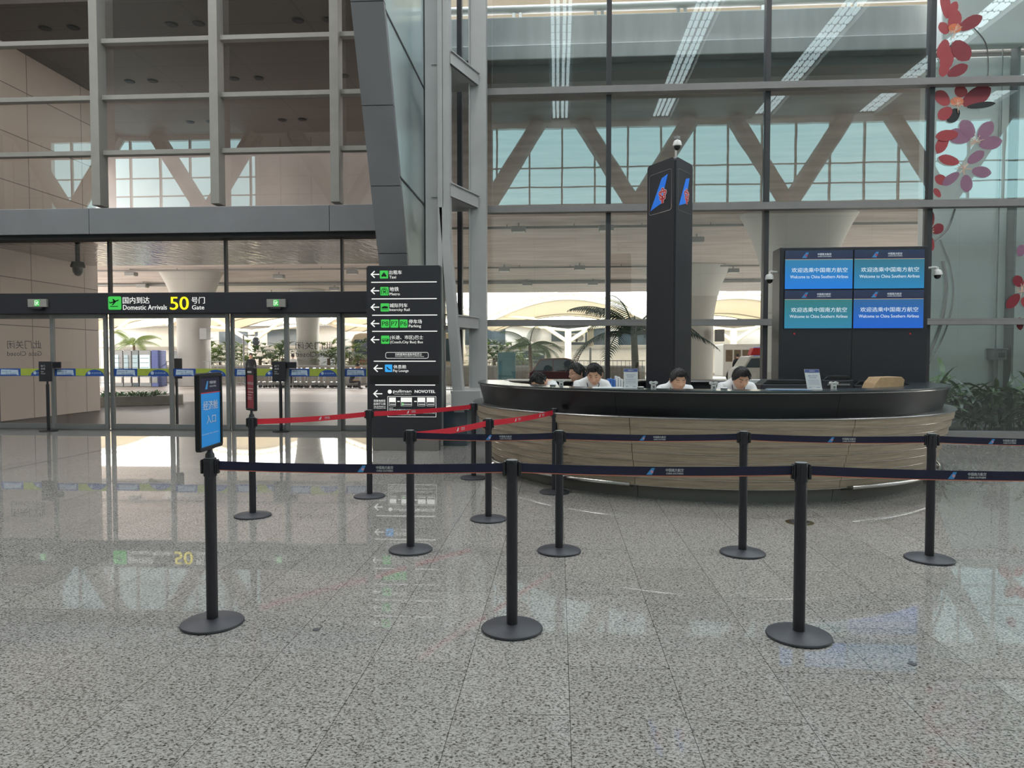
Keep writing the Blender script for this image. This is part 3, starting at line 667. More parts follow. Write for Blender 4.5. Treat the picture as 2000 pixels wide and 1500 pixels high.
# sign frames on posts A and H
def post_sign(k, th, zlo, W_, H_, kind, lab):
    p = PP[k]; th = radians(th); r = Vector((cos(th), sin(th), 0)); f_ = Fr((p.x, p.y, zlo), r, (0, 0, 1))
    root = empty('sign_frame', (p.x, p.y, .945), lab, 'sign')
    mb = MB(); mb.lathe([(0, .945), (.026, .945), (.024, .965), (.014, .98), (.012, zlo+.004), (0, zlo+.004)], (p.x, p.y, 0), 20); mb.build('neck', M['black'], root, smooth=True)
    mb = MB(); b = .022
    o_ = rrect(-W_/2, W_/2, 0, H_, .02, 4); i_ = rrect(-W_/2+b, W_/2-b, b, H_-b, .004, 4); n = len(o_)
    vs = []
    for c in (-.014, .014): vs += [f_(x, y, c) for x, y in o_]+[f_(x, y, c) for x, y in i_]
    fs = []
    for j in range(n):
        q = (j+1) % n
        fs += [(j, q, n+q, n+j), (2*n+j, 2*n+q, 3*n+q, 3*n+j), (j, q, 2*n+q, 2*n+j), (n+j, n+q, 3*n+q, 3*n+j)]
    mb.add(vs, fs); mb.build('frame', M['rubber'], root, bevel=.003)
    mb = MB(); mb.fbox(f_, -W_/2+b, W_/2-b, b, H_-b, -.006, .006); mb.build('poster', M['bluesign'] if kind == 'blue' else M['redsign'], root)
    w2_ = W_/2-b
    if kind == 'blue':
        mb = MB(); mb.fbox(f_, -w2_, w2_, H_-.108, H_-b, .006, .007); mb.build('header_strip', M['navy'], root)
        mb = MB(); mb.fbox(f_, -w2_, w2_, H_-.113, H_-.108, .006, .0075); mb.build('red_line', M['finred'], root)
        a_, r_ = MB(), MB(); fin(a_, r_, f_, -.075, -.03, H_-.09, H_-.045, .008); a_.build('blue_fin_mark', M['finblue'], root)
        mb = MB(); mb.text('中国南方航空', f_, -.01, .085, H_-.062, H_-.045, c=.008, bold=.006); mb.text('CHINA SOUTHERN', f_, -.01, .085, H_-.08, H_-.07, c=.008); mb.build('header_lettering', M['prtwhite'], root); mb = MB()
        mb.text('经济舱', f_, -w2_*.72, w2_*.74, H_*.52, H_*.64, c=.008, bold=.012); mb.text('入口', f_, -w2_*.42, w2_*.50, H_*.34, H_*.45, c=.008, bold=.012)
        mb.build('white_lettering', M['prtwhite'], root); mb = MB(); mb.text('Economy Class entrance', f_, -w2_*.82, w2_*.82, H_*.2, H_*.222, c=.008, bold=.006); mb.build('white_lettering', M['prtwhite'], root)
    else:
        mb = MB(); mb.fbox(f_, -w2_, w2_, H_-.075, H_-b, .006, .007); mb.build('header_strip', M['ink'], root)
        mb = MB(); mb.fbox(f_, -w2_*.8, w2_*.3, H_-.055, H_-.038, .007, .008)
        mb.text('购票须知公告', f_, -w2_*.8, w2_*.8, H_*.60, H_*.66, c=.007, bold=.006)
        for zz in (.5, .42, .36, .30, .26): mb.fbox(f_, -w2_*.75, w2_*(.7 if zz > .4 else .3), H_*zz, H_*zz+.005, .007, .008)
        mb.build('white_lettering', M['prtwhite'], root)
    return root
pz = P(408, 877, PP['A'].y).z
post_sign('A', 96, pz-.0, .335, P(408, 735, PP['A'].y).z-pz+.02, 'blue', 'blue economy class entrance sign in a black frame on the near left post')
pz = P(494, 802, PP['H'].y).z
post_sign('H', -47, pz, .24, P(494, 717, PP['H'].y).z-pz, 'red', 'dark red notice in a black frame on the post by the doors')

# black display stands by the doors
def door_stand(u, vb, lab):
    q = Z(u, vb); y = q.y; root = empty('notice_stand', (q.x, q.y, 0), lab, 'notice stand', 'notice stands in front of the doors')
    mb = MB(); mb.lathe([(0, 0), (.17, 0), (.17, .012), (.02, .022), (0, .024)], (q.x, q.y, 0), 28); mb.build('base', M['black'], root, smooth=True)
    mb = MB(); zt = P(u, 745, y).z; mb.lathe([(0, .02), (.032, .02), (.032, zt-.06), (.02, zt-.05), (.02, zt+.02), (0, zt+.02)], (q.x, q.y, 0), 16); mb.build('pole', M['black'], root, smooth=True)
    z0_, z1_ = zt, P(u, 706, y).z; f_ = Fr((q.x-.02, y-.02, 0), (1, 0, 0), (0, 0, 1))
    mb = MB(); mb.fbox(f_, -.14, .14, z0_, z1_, -.015, .015); mb.build('display', M['panel_black'], root, bevel=.008)
    mb = MB(); mb.text('此门', f_, -.09, -.0, z1_-.11, z1_-.07, c=.016, bold=.006); mb.text('关闭', f_, -.09, -.0, z1_-.17, z1_-.13, c=.016, bold=.006); mb.text('Gate', f_, -.09, -.03, z1_-.22, z1_-.195, c=.016); mb.text('Closed', f_, -.09, .0, z1_-.26, z1_-.235, c=.016)
    mb.build('lettering', M['prtwhite'], root)
door_stand(95, 842, 'black notice stand at the far left, in front of the first pair of door frames')
door_stand(549, 843, 'black notice stand in front of the doors, between the red notice and the totem')
sx_ = P(345, 745, 15.3); q = (sx_.x, 15.3)
root = empty('notice_stand', (q[0], q[1], 0), 'dark notice stand seen through the glass, outside the middle door', 'notice stand')
mb = MB(); mb.lathe([(0, 0), (.17, 0), (.17, .012), (0, .024)], (*q, 0), 24); mb.build('base', M['black'], root)
mb = MB(); mb.lathe([(0, .02), (.03, .02), (.03, 1.1), (0, 1.1)], (*q, 0), 16); mb.build('pole', M['black'], root)
mb = MB(); mb.box(q[0]-.14, q[0]+.14, 15.27, 15.3, 1.05, 1.5); mb.build('display', M['panel_black'], root, bevel=.008)

# ================================================================ DIRECTION TOTEM
TYY = 11.36
t = PX(TYY); x0, x1 = t.x(717, 700), t.x(861, 700); zt, zb = t.z(790, 519), t.z(790, 855)
tot = empty('direction_totem', ((x0+x1)/2, TYY, 0), 'tall charcoal direction totem listing taxi, metro, rail, parking and bus with white arrows', 'sign')
tf = t.fr
mb = MB(); mb.prism(rrect(x0, x1, zb, zt, .04, 5), Fr((0, TYY+.18, 0), (1, 0, 0), (0, 0, 1)), 0, .18); mb.build('body', M['sign_black'], tot)
mb = MB(); mb.prism(rrect(x0-.012, x1+.012, zb, zt+.012, .045, 5), Fr((0, TYY+.17, 0), (1, 0, 0), (0, 0, 1)), 0, .12); mb.build('edge_frame', M['alu'], tot)
mb = MB(); mb.box(t.x(727, 870), t.x(857, 870), TYY+.01, TYY+.17, 0, zb); mb.build('plinth', M['steel'], tot, bevel=.004)
wl, gr_, bl, ik = MB(), MB(), MB(), MB()
def flush(name, m='g_white'):
    global wl
    if wl.v: wl.build(name, M[m], tot)
    wl = MB()
def tl(v0, u0=726, u1=853, keep=False):
    q = t.b(u0, v0-.9, u1, v0+.9); wl.fbox(tf, q[0], q[1], q[2], q[3], .0, .004)
    if not keep: flush('divider_line')
for v, u0, u1 in ((551, 725, 853), (583.5, 726, 853), (615.5, 727, 854), (647, 727, 854), (705.5, 730, 851), (752, 733, 850)): tl(v, u0, u1)
def arrow(u, v, s=8):
    c = t.p(u, v); k = s*TYY/FPX
    for p1, p2 in (((-k, 0), (k, 0)), ((-k, 0), (-k*.15, k*.8)), ((-k, 0), (-k*.15, -k*.8))):
        a_ = Vector((c.x+p1[0], c.z+p1[1])); b_ = Vector((c.x+p2[0], c.z+p2[1])); dd = (b_-a_).normalized(); nn = Vector((-dd.y, dd.x))*.0085
        a_ -= dd*.006; wl.prism([tuple(a_+nn), tuple(a_-nn), tuple(b_-nn), tuple(b_+nn)], tf, 0, .004)
for v in (536, 568, 600, 632, 663.5): arrow(733, v); flush('arrow')
arrow(739, 719.5, 8.5); flush('arrow'); arrow(738.5, 769, 8.5); flush('arrow')
def tx(s, u0, v0, u1, v1, bold=.006, m=None): q = t.b(u0, v0, u1, v1); (m or wl).text(s, tf, *q, c=.005, bold=bold)
for a_ in (('出租车', 760, 528, 785, 536), ('Taxi', 760.5, 538.5, 773.5, 544), ('地铁', 761, 560.5, 779, 569), ('Metro', 761, 571.5, 781, 577), ('城际列车', 761, 592.5, 796, 600.5), ('Intercity Rail', 761, 602.5, 800, 609), ('停车场', 798.5, 624, 824, 632), ('Parking', 798.5, 634, 822.5, 641), ('(长途、市区)巴士', 762, 655, 826.5, 664), ('(Coach,City Bus) Bus', 762.5, 665.5, 826, 672), ('休息舱', 768.5, 712.5, 793.5, 720), ('Pay Lounge', 768, 721.5, 798, 728)):
    tx(*a_)
    if a_[0].isascii(): flush('lettering')
tx('pullman', 768, 761, 803.5, 768.5, .005); tx('HOTELS AND RESORTS', 770, 769, 803, 770.3, 0); flush('lettering'); tx('NOVOTEL', 810, 761.8, 850, 767.5, .03); flush('lettering')
for a_ in (('搭乘电梯至', 730, 780.5, 753, 785), ('出发厅三层', 730, 786.3, 753, 791), ('Take the Elevator to', 730, 792.5, 753, 795), ('3F of Departure Hall', 730, 796, 753, 798.5)): tx(*a_)
flush('lettering')
tx('扫码查询长途及市区巴士', 772, 689.5, 824, 694.5, .008); tx('Scanning for Long-distance and Urban Buses', 772, 695.2, 828, 697.5, 0); flush('lettering')
c = t.p(761.3, 765); wl.prism([(c.x+.033*cos(2*pi*k/20), c.z+.033*sin(2*pi*k/20)) for k in range(20)], tf, 0, .004); DOT = wl; wl = MB(); DOT.build('round_emblem', M['g_white'], tot)
def outline(u0, v0, u1, v1, w_=.006, r=.03, mm=None):
    q = t.b(u0, v0, u1, v1); o_ = rrect(*q, r, 4); i_ = rrect(q[0]+w_, q[1]-w_, q[2]+w_, q[3]-w_, max(.002, r-w_), 4); n = len(o_)
    vs = [tf(a, b, .003) for a, b in o_]+[tf(a, b, .003) for a, b in i_]; (mm or wl).add(vs, [(i, (i+1) % n, n+(i+1) % n, n+i) for i in range(n)])
outline(753, 688, 837, 700); flush('notice_outline'); outline(757, 774, 852, 814.5, r=.006)
for u0, u1 in ((760, 773), (783, 804.5), (815.5, 830.5), (833.5, 848.5)):
    q = t.b(u0, 776.5, u1, 785.5); wl.fbox(tf, *q, 0, .003); outline(u0, 776.5, u1, 793, r=.008, w_=.004); tx('————', u0+2, 789, u1-2, 790.2, .05)
for v, u1 in ((797, 768), (800.5, 845), (803, 800), (806.5, 850), (810, 812)): tx('电梯乘坐指引至三层出发大厅酒店入口处', 760, v-1, u1, v+1, 0)
for u in (776, 809): tl(784, u, u+5, True)
wl.build('route_diagram', M['g_white'], tot)
ic = [t.b(742, 528.5, 758, 544), t.b(743, 560.5, 759, 577), t.b(743.5, 592.5, 760, 608.5), t.b(744.5, 624, 760.5, 640), t.b(762.5, 624, 778, 640), t.b(780.5, 624, 796, 640), t.b(744.5, 655.5, 760.5, 671.5)]
ICO = []
for q in ic: gr2 = MB(); gr2.prism(rrect(*q, .012, 3), tf, 0, .004); ICO.append(gr2.build('green_icon', M['g_green'], tot))
q = t.b(785, 787, 788, 791.5); gr_.fbox(tf, *q, 0, .005)
gr_.build('green_mark', M['g_green'], tot)
q = t.b(752, 712, 766, 726.5); bl.prism(rrect(*q, .008, 3), tf, 0, .004); ICO.append(bl.build('blue_icon', M['g_blue'], tot))
def ink(i):
    global ik
    ik.build('icon_symbol', M['ink'], ICO[i]); ik = MB()
def K(q, pts): ik.prism([(q[0]+(q[1]-q[0])*a, q[2]+(q[3]-q[2])*b) for a, b in pts], tf, .004, .006)
K(ic[0], [(.2, .25), (.8, .25), (.8, .45), (.7, .5), (.62, .68), (.38, .68), (.3, .5), (.2, .45)]); K(ic[0], [(.44, .7), (.56, .7), (.56, .78), (.44, .78)])
for a_ in (.22, .68): K(ic[0], [(a_, .18), (a_+.1, .18), (a_+.1, .26), (a_, .26)])
ink(0)
q = ic[1]; n = 12
for k in range(n):
    t0, t1 = pi*k/n, pi*(k+1)/n
    K(q, [(.5+.38*cos(t0), .5+.38*sin(t0)), (.5+.38*cos(t1), .5+.38*sin(t1)), (.5+.31*cos(t1), .5+.31*sin(t1)), (.5+.31*cos(t0), .5+.31*sin(t0))])
K(q, [(.12, .12), (.19, .12), (.19, .5), (.12, .5)]); K(q, [(.81, .12), (.88, .12), (.88, .5), (.81, .5)])
K(q, [(.34, .34), (.66, .34), (.66, .68), (.58, .74), (.42, .74), (.34, .68)]); K(q, [(.28, .12), (.34, .12), (.44, .32), (.38, .32)]); K(q, [(.72, .12), (.66, .12), (.56, .32), (.62, .32)])
ink(1)
K(ic[2], [(.12, .38), (.86, .38), (.86, .6), (.5, .68), (.25, .6), (.12, .48)]); K(ic[2], [(.12, .24), (.86, .24), (.86, .3), (.12, .3)])
for q, s_ in ((ic[3], 'P8'), (ic[4], 'P7'), (ic[5], 'P6')): ik.text(s_, tf, q[0]+.015, q[1]-.015, q[2]+.03, q[3]-.03, c=.006, bold=.006)
K(ic[6], [(.1, .32), (.9, .32), (.9, .62), (.1, .62)]); 
for a_ in (.2, .66): K(ic[6], [(a_, .24), (a_+.13, .24), (a_+.13, .33), (a_, .33)])
ink(6)
q = t.b(752, 712, 766, 726.5); K(q, [(.2, .62), (.32, .72), (.55, .42), (.85, .34), (.85, .24), (.45, .28)])
ink(7)
mb = MB()
for a_ in (.16, .32, .48, .64): 
    q = ic[6]; mb.prism([(q[0]+(q[1]-q[0])*x_, q[2]+(q[3]-q[2])*y_) for x_, y_ in ((a_, .42), (a_+.13, .42), (a_+.13, .55), (a_, .55))], tf, .006, .007)
mb.build('icon_window', M['g_green'], ICO[6]); mb = MB(); q = ic[1]; mb.prism([(q[0]+(q[1]-q[0])*x_, q[2]+(q[3]-q[2])*y_) for x_, y_ in ((.4, .5), (.6, .5), (.6, .64), (.4, .64))], tf, .006, .007)
mb.build('icon_window', M['g_green'], ICO[1])
mb = MB(); q = t.b(722, 733, 858, 750); mb.fbox(tf, *q, 0, .002); mb.build('dark_glass_strip', M['gloss_black'], tot)
# ================================================================ CURVED SERVICE DESK
DC = (1.97, 10.33, 0); A0, A1 = radians(172), radians(368); DN = 120
seamL = math.atan2(7.7-DC[1], .86-DC[0])+2*pi; seamR = math.atan2(7.7-DC[1], 2.86-DC[0])+2*pi
desk = empty('service_desk', (DC[0], DC[1]-2.8, 0), 'long curved wood-fronted service desk with a glossy black upper band', 'desk')
def arcs(prof, name, m, segs, closed=True, smooth=True, n=None):
    for a, b in segs:
        mb = MB(); mb.lathe(prof, DC, n or max(6, int(DN*(b-a)/(A1-A0))), a, b, closed=closed); mb.build(name, m, desk, smooth=smooth)
e_ = .0012
SEG = [(A0, seamL-e_), (seamL+e_, seamR-e_), (seamR+e_, A1)]
arcs([(2.78, 0), (2.84, 0), (2.86, .145), (2.78, .145)], 'plinth', M['plinth'], SEG)
nb = 8; z0, z1 = .15, .885; hb = (z1-z0)/nb
for i in range(nb):
    za, zb_ = z0+i*hb, z0+(i+1)*hb
    r0 = 2.93+.235*(i/nb); r1 = 2.93+.235*((i+1)/nb)
    arcs([(r0-.06, za), (r0+.018, za+.002), (r0+.020, za+.006), (r1+.004, zb_-.002), (r1-.05, zb_-.002)], 'wood_board', M['wood'], SEG)
    arcs([(r0+.0185, za-.0015), (r0+.0235, za-.001), (r0+.0235, za+.003), (r0+.0185, za+.003)], 'board_trim', M['chrome'], [(A0, A1)])
arcs([(2.9, .885), (3.185, .885), (3.19, .892), (3.185, .9), (2.9, .9)], 'metal_ledge', M['steel'], [(A0, A1)])
arcs([(2.93, .9), (3.035, .9), (3.105, 1.152), (2.93, 1.152)], 'black_upper_band', M['gloss_black'], [(A0+.02, seamL-.06), (seamL-.06+e_, seamR-.04), (seamR-.04+e_, A1-.01)])
arcs([(2.68, 1.153), (3.115, 1.153), (3.12, 1.16), (3.115, 1.175), (2.68, 1.175)], 'counter_top', mat('dark_glass_counter', rgb(46, 52, 54), .2, var=.05), [(A0, A1)])
arcs([(3.108, 1.1465), (3.118, 1.1465), (3.118, 1.1525), (3.108, 1.1525)], 'top_edge_trim', M['chrome'], [(A0, A1)])
arcs([(2.2, .72), (2.92, .72), (2.92, .75), (2.2, .75)], 'inner_worktop', M['white'], [(A0+.1, A1-.1)])
arcs([(2.72, .02), (2.76, .02), (2.76, 1.15), (2.72, 1.15)], 'inner_panel', M['white'], [(A0+.05, A1-.05)])
for a, b in ((A0+.4, seamL-.01), (seamR+.03, A1-.2)):
    n = 40; mb = MB(); pts = [(DC[0]+3.03*cos(a+(b-a)*i/n), DC[1]+3.03*sin(a+(b-a)*i/n), .17) for i in range(n+1)]; mb.tube(pts, .022, 10); fr0 = mb.build('foot_rail', M['chrome'], desk, smooth=True)
    mb = MB()
    for k in range(4):
        t_ = a+(b-a)*(k+.02)/3.06; c_, s_ = cos(t_), sin(t_); mb.tube([(DC[0]+2.86*c_, DC[1]+2.86*s_, .13), (DC[0]+3.03*c_, DC[1]+3.03*s_, .165)], .02, 6)
    mb.build('rail_bracket', M['steel'], desk)

# back counter behind the clerks
bc = empty('back_counter', (2.3, 10.5, 0), 'low black back counter behind the clerks, under the dark pillar', 'counter')
xa_, xb_ = P(1000, 740, 10.5).x, 3.0
mb = MB(); mb.box(xa_, xb_, 10.45, 10.95, .05, 1.14); mb.build('cabinet', M['panel_black'], bc, bevel=.01)
mb = MB(); mb.box(xa_-.1, xb_+.02, 10.35, 11.0, 1.14, 1.18); mb.build('top', M['gloss_black'], bc, bevel=.006)
mb = MB(); mb.box(xa_-.1, xb_+.02, 10.338, 10.35, 1.165, 1.178); mb.build('top_trim', M['chrome'], bc)
mb = MB(); mb.box(xa_+.05, xb_-.05, 10.5, 10.9, 0, .05); mb.build('kick', M['rubber'], bc)

# ---------------------------------------------------------------- triangular pillar with the tail mark
Np = P(1322, 305, 9.4); zt = 4.12
Pn = Vector((1.51, 9.4)); Pl = Vector((1.195, 9.93)); Pr = Vector((1.835, 9.9))
pil = empty('display_pillar', (1.51, 9.75, 0), 'tall black three-sided pillar with a blue tail-fin mark near its top, rising behind the desk', 'pillar')
cen = (Pn+Pl+Pr)/3
mb = MB(); pts = [tuple(cen+(p-cen)*.86) for p in (Pn, Pr, Pl)]; mb.prism(pts, Fr((0, 0, 0), (1, 0, 0), (0, 1, 0)), 0, zt-.03); mb.build('core', M['rubber'], pil)
faces = []
for a, b in ((Pl, Pn), (Pn, Pr), (Pr, Pl)):
    d = (b-a).normalized(); L_ = (b-a).length; f_ = Fr((a.x, a.y, 0), (d.x, d.y, 0), (0, 0, 1)); 
    if f_.n.dot(Vector(((a+b)/2-cen).to_3d())) < 0: f_.n = -f_.n
    faces.append((f_, L_))
    r_ = .05; o_ = [(.03, .0), (L_-.03, .0), (L_-.03, zt-r_-.0)]+[(L_-.03-r_+r_*cos(pi/2*k/5), zt-r_+r_*sin(pi/2*k/5)) for k in range(6)]+[(.03+r_-r_*sin(pi/2*k/5), zt-r_+r_*cos(pi/2*k/5)) for k in range(6)]
    mb = MB(); mb.prism(o_, f_, -.035, .0); mb.build('side_panel', M['panel_black'], pil, bevel=.004)
for f_, L_ in faces[:2]:
    mb = MB(); o_ = rrect(.08, L_-.07, 3.44, 3.98, .04, 5); i_ = rrect(.086, L_-.076, 3.446, 3.974, .034, 5); n = len(o_)
    mb.add([f_(a, b, .003) for a, b in o_]+[f_(a, b, .003) for a, b in i_], [(i, (i+1) % n, n+(i+1) % n, n+i) for i in range(n)]); mb.build('silver_outline', M['chrome'], pil)
    a0_, b0_ = .11, 3.50; W_, H_ = L_-.26, .42
    mb = MB(); mb.prism([(a0_, b0_), (a0_+W_*.62, b0_+.06), (a0_+W_, b0_+H_), (a0_+W_*.66, b0_+H_-.03)], f_, .001, .005); mb.build('blue_fin', M['finlogo'], pil)
    fx, fy = a0_+W_*.72, b0_+H_*.42
    w_, r2 = MB(), MB()
    for k in range(5):
        t_ = 2*pi*k/5+pi/2; q = .052
        for m_, s_ in ((w_, 1.2), (r2, .95)): m_.prism([(fx+q*cos(t_)+q*.62*s_*cos(2*pi*j/12), fy+q*sin(t_)+q*.62*s_*sin(2*pi*j/12)) for j in range(12)], f_, .006 if s_ > 1 else .0075, .007 if s_ > 1 else .0085)
    for m_, s_ in ((w_, .022), (r2, .016)): m_.prism([(fx-s_, fy-.02), (fx-s_*1.4, fy-.12), (fx+s_*1.4, fy-.12), (fx+s_, fy-.02)], f_, .006 if s_ > .02 else .0075, .007 if s_ > .02 else .0085)
    w_.build('blossom_edge', M['prtwhite'], pil); r2.build('blossom', M['finred'], pil)
    w2 = MB()
    for k in range(5):
        t_ = 2*pi*k/5+pi/2; w2.prism([(fx+.05*cos(t_)+.012*cos(2*pi*j/8), fy+.05*sin(t_)+.012*sin(2*pi*j/8)) for j in range(8)], f_, .0088, .0094)
    w2.build('blossom_stamen', M['prtwhite'], pil)
# camera dome on the pillar
def dome(name, c, lab, arm, up=False):
    r = empty(name, c, lab, 'camera', 'ceiling dome cameras')
    x, y, z = c
    mb = MB(); mb.lathe([(0, .075), (.035, .072), (.05, .055), (.058, .02), (.06, .0), (.05, -.004), (0, -.004)], (x, y, z), 24); mb.build('housing', M['whiteplastic'], r, smooth=True)
    mb = MB(); mb.lathe([(.044, -.004), (.043, -.02), (.034, -.04), (.018, -.052), (0, -.056)], (x, y, z), 20); mb.build('lens_dome', M['gloss_black'], r, smooth=True)
    mb = MB(); mb.tube(arm, .014, 10); mb.build('arm', M['whiteplastic'], r, smooth=True)
    return r
c_ = P(1324, 283, 9.5)
r = dome('dome_camera', (c_.x, 9.55, c_.z), 'white dome camera on top of the black pillar', [(c_.x, 9.66, zt-.1), (c_.x, 9.66, c_.z+.13), (c_.x, 9.55, c_.z+.12), (c_.x, 9.55, c_.z+.06)])
mb = MB(); 
for k in range(4): mb.tube([(c_.x-.03+.02*k, 9.57, c_.z+.07), (c_.x-.045+.03*k, 9.57, c_.z+.135)], .006, 6)
mb.lathe([(0, .13), (.035, .125), (.04, .09), (0, .085)], (c_.x, 9.57, c_.z), 16); mb.build('bracket', M['alu'], r)

# ---------------------------------------------------------------- display wall of four screens
SY = 10.0; s = PX(SY); X0, X1, ZT = 3.03, 5.0, P(1672, 482, SY).z
dw = empty('display_wall', ((X0+X1)/2, SY, 0), 'freestanding black display wall holding four blue welcome screens', 'display wall')
mb = MB(); mb.box(X0, X1, SY, SY+.34, 0, ZT); mb.build('cabinet', M['panel_black'], dw, bevel=.008)
mb = MB(); xm = s.x(1663, 700); zl = s.z(1600, 645); mb.box(xm-.004, xm+.004, SY-.003, SY, .02, zl); mb.build('panel_joint', M['rubber'], dw)
mb = MB()
for u in (1551, 1777): q = s.p(u, 652, .004); mb.tube([(q.x, q.y, q.z), (q.x, q.y-.01, q.z)], .012, 10)
mb.build('red_lock', M['finred'], dw)
def scr_mat(name, top, bot, es):
    m = bpy.data.materials.new(name); m.use_nodes = True; nt = m.node_tree; b = nt.nodes['Principled BSDF']; L = nt.links.new; N = nt.nodes.new
    t = N('ShaderNodeTexCoord'); sp_ = N('ShaderNodeSeparateXYZ'); r = N('ShaderNodeValToRGB'); L(t.outputs['Generated'], sp_.inputs[0]); L(sp_.outputs['Z'], r.inputs[0])
    r.color_ramp.elements[0].color = (*bot, 1); r.color_ramp.elements[1].color = (*top, 1)
    L(r.outputs[0], b.inputs['Emission Color']); b.inputs['Emission Strength'].default_value = es; b.inputs['Base Color'].default_value = (.01, .01, .015, 1); b.inputs['Roughness'].default_value = .25
    return m
xa, xb, xc = X0+.055, xm, X1-.055
zA, zB_, zC = s.z(1600, 488), s.z(1600, 566), s.z(1600, 643)
cfg = [(xa, xb, zB_, zA, rgb(44, 132, 176), rgb(20, 130, 232)), (xb, xc, zB_, zA, rgb(44, 118, 140), rgb(36, 138, 196)), (xa, xb, zC, zB_, rgb(48, 126, 128), rgb(46, 138, 176)), (xb, xc, zC, zB_, rgb(42, 104, 160), rgb(20, 104, 220))]
mwt = glow('screen_white', rgb(225, 235, 240), .5)
for i, (x0_, x1_, z0_, z1_, ct, cb) in enumerate(cfg):
    x0_ += .006; x1_ -= .006; z0_ += .006; z1_ -= .004; H_ = z1_-z0_; W_ = x1_-x0_
    f_ = Fr((x0_, SY-.014, z0_), (1, 0, 0), (0, 0, 1))
    mb = MB(); mb.fbox(f_, 0, W_, 0, H_, -.014, .0); sc = mb.build('screen', M['gloss_black'], dw)
    mb = MB(); mb.fbox(f_, .004, W_-.004, .006, H_*.755, 0, .0015); mb.build('picture', scr_mat('screen_blue_%d' % i, ct, cb, .55), sc)
    mb = MB(); mb.fbox(f_, .004, W_-.004, H_*.765, H_-.004, 0, .0015); mb.build('title_bar', scr_mat('screen_navy_%d' % i, rgb(30, 52, 84), rgb(36, 44, 74), .5), sc)
    mb = MB(); mb.fbox(f_, .004, W_-.004, H_*.755, H_*.765, 0, .0016); mb.build('orange_line', glow('screen_line', rgb(190, 165, 130), .6), sc)
    mb = MB(); mb.text('欢迎选乘中国南方航空', f_, W_*.1, W_*.92, H_*.43, H_*.55, c=.003, bold=.006); mb.text('Welcome to China Southern Airlines', f_, W_*.08, W_*.93, H_*.28, H_*.36, c=.003, bold=.006)
    mb.text('中国南方航空', f_, W_*.48, W_*.68, H_*.86, H_*.92, c=.003); mb.text('CHINA SOUTHERN', f_, W_*.48, W_*.68, H_*.82, H_*.845, c=.003); mb.build('lettering', mwt, sc)
    a_, r_ = MB(), MB(); fin(a_, r_, f_, W_*.25, W_*.35, H_*.80, H_*.94, .003); a_.build('fin_mark', M['finblue'], sc); r_.build('blossom_mark', M['finred'], sc)
q = P(1503, 546, SY+.1); r = dome('dome_camera', (q.x, q.y, q.z), 'white dome camera on an arm at the left edge of the display wall', [(X0, SY+.1, q.z+.1), (q.x+.02, SY+.1, q.z+.11), (q.x, SY+.1, q.z+.1), (q.x, SY+.1, q.z+.06)])
q = P(1831, 537, SY+.1); r = dome('dome_camera', (q.x, q.y, q.z), 'white dome camera at the right edge of the display wall', [(X1, SY+.2, q.z+.1), (q.x, SY+.15, q.z+.11), (q.x, SY+.1, q.z+.1), (q.x, SY+.1, q.z+.06)])

# ================================================================ THINGS ON THE COUNTER
CT = 1.175
def desk_pt(u, v, z=CT): return Z(u, v, z)
def onarc(u, r=2.9):
    # point on the counter at radius r seen at photo column u
    best = None
    for k in range(2000):
        t_ = pi+pi*k/2000; p = Vector((DC[0]+r*cos(t_), DC[1]+r*sin(t_), CT)); d = p-CAMP; uu = 1000+FPX*d.dot(RT)/d.dot(FW)
        if p.y < DC[1]-.3 and (best is None or abs(uu-u) < best[0]): best = (abs(uu-u), p)
    return best[1]
for u, lean_, lab in ((1232, 0, 'small white notice card standing on the counter, left of the pillar'), (1592, -8, 'tilted white notice card standing on the counter in front of the display wall')):
    p = onarc(u, 2.85); root = empty('notice_card', p, lab, 'notice', 'notice cards on the counter')
    l = radians(lean_); f_ = Fr(p, (cos(l), 0, -sin(l)*.3), (sin(l)*-1 if lean_ else 0, .05, 1)); f_ = Fr(p, (1, 0, 0), (-.17 if lean_ else 0, .12, 1)); f_.u = Vector((-.14 if lean_ else 0, .1, 1)).normalized()
    mb = MB(); mb.fbox(f_, -.076, .076, 0, .215, -.004, 0); mb.fbox(f_, -.076, .076, 0, .006, -.07, .01); mb.build('acrylic_stand', M['whiteplastic'], root)
    mb = MB(); mb.fbox(f_, -.074, .074, .006, .213, .0, .001); mb.build('paper', M['paper'], root)
    mb = MB(); mb.fbox(f_, -.074, .074, .18, .213, .001, .002); mb.fbox(f_, -.055, -.03, .02, .024, .001, .002); mb.build('blue_header', M['printblue'], root)
    mb = MB(); mb.text('温馨提示请出示证件', f_, -.05, .05, .14, .152, c=.002); mb.text('请在此办理', f_, -.04, .03, .12, .132, c=.002)
    for zz in (.1, .086, .072, .058): mb.fbox(f_, -.055, .055, zz, zz+.002, .001, .0015)
    mb.fbox(f_, .02, .055, .018, .022, .001, .0015); mb.build('lettering', M['printblue'], root)
    mb = MB(); mb.text('温馨提示', f_, -.03, .03, .19, .203, c=.003); mb.build('header_lettering', M['paper'], root)
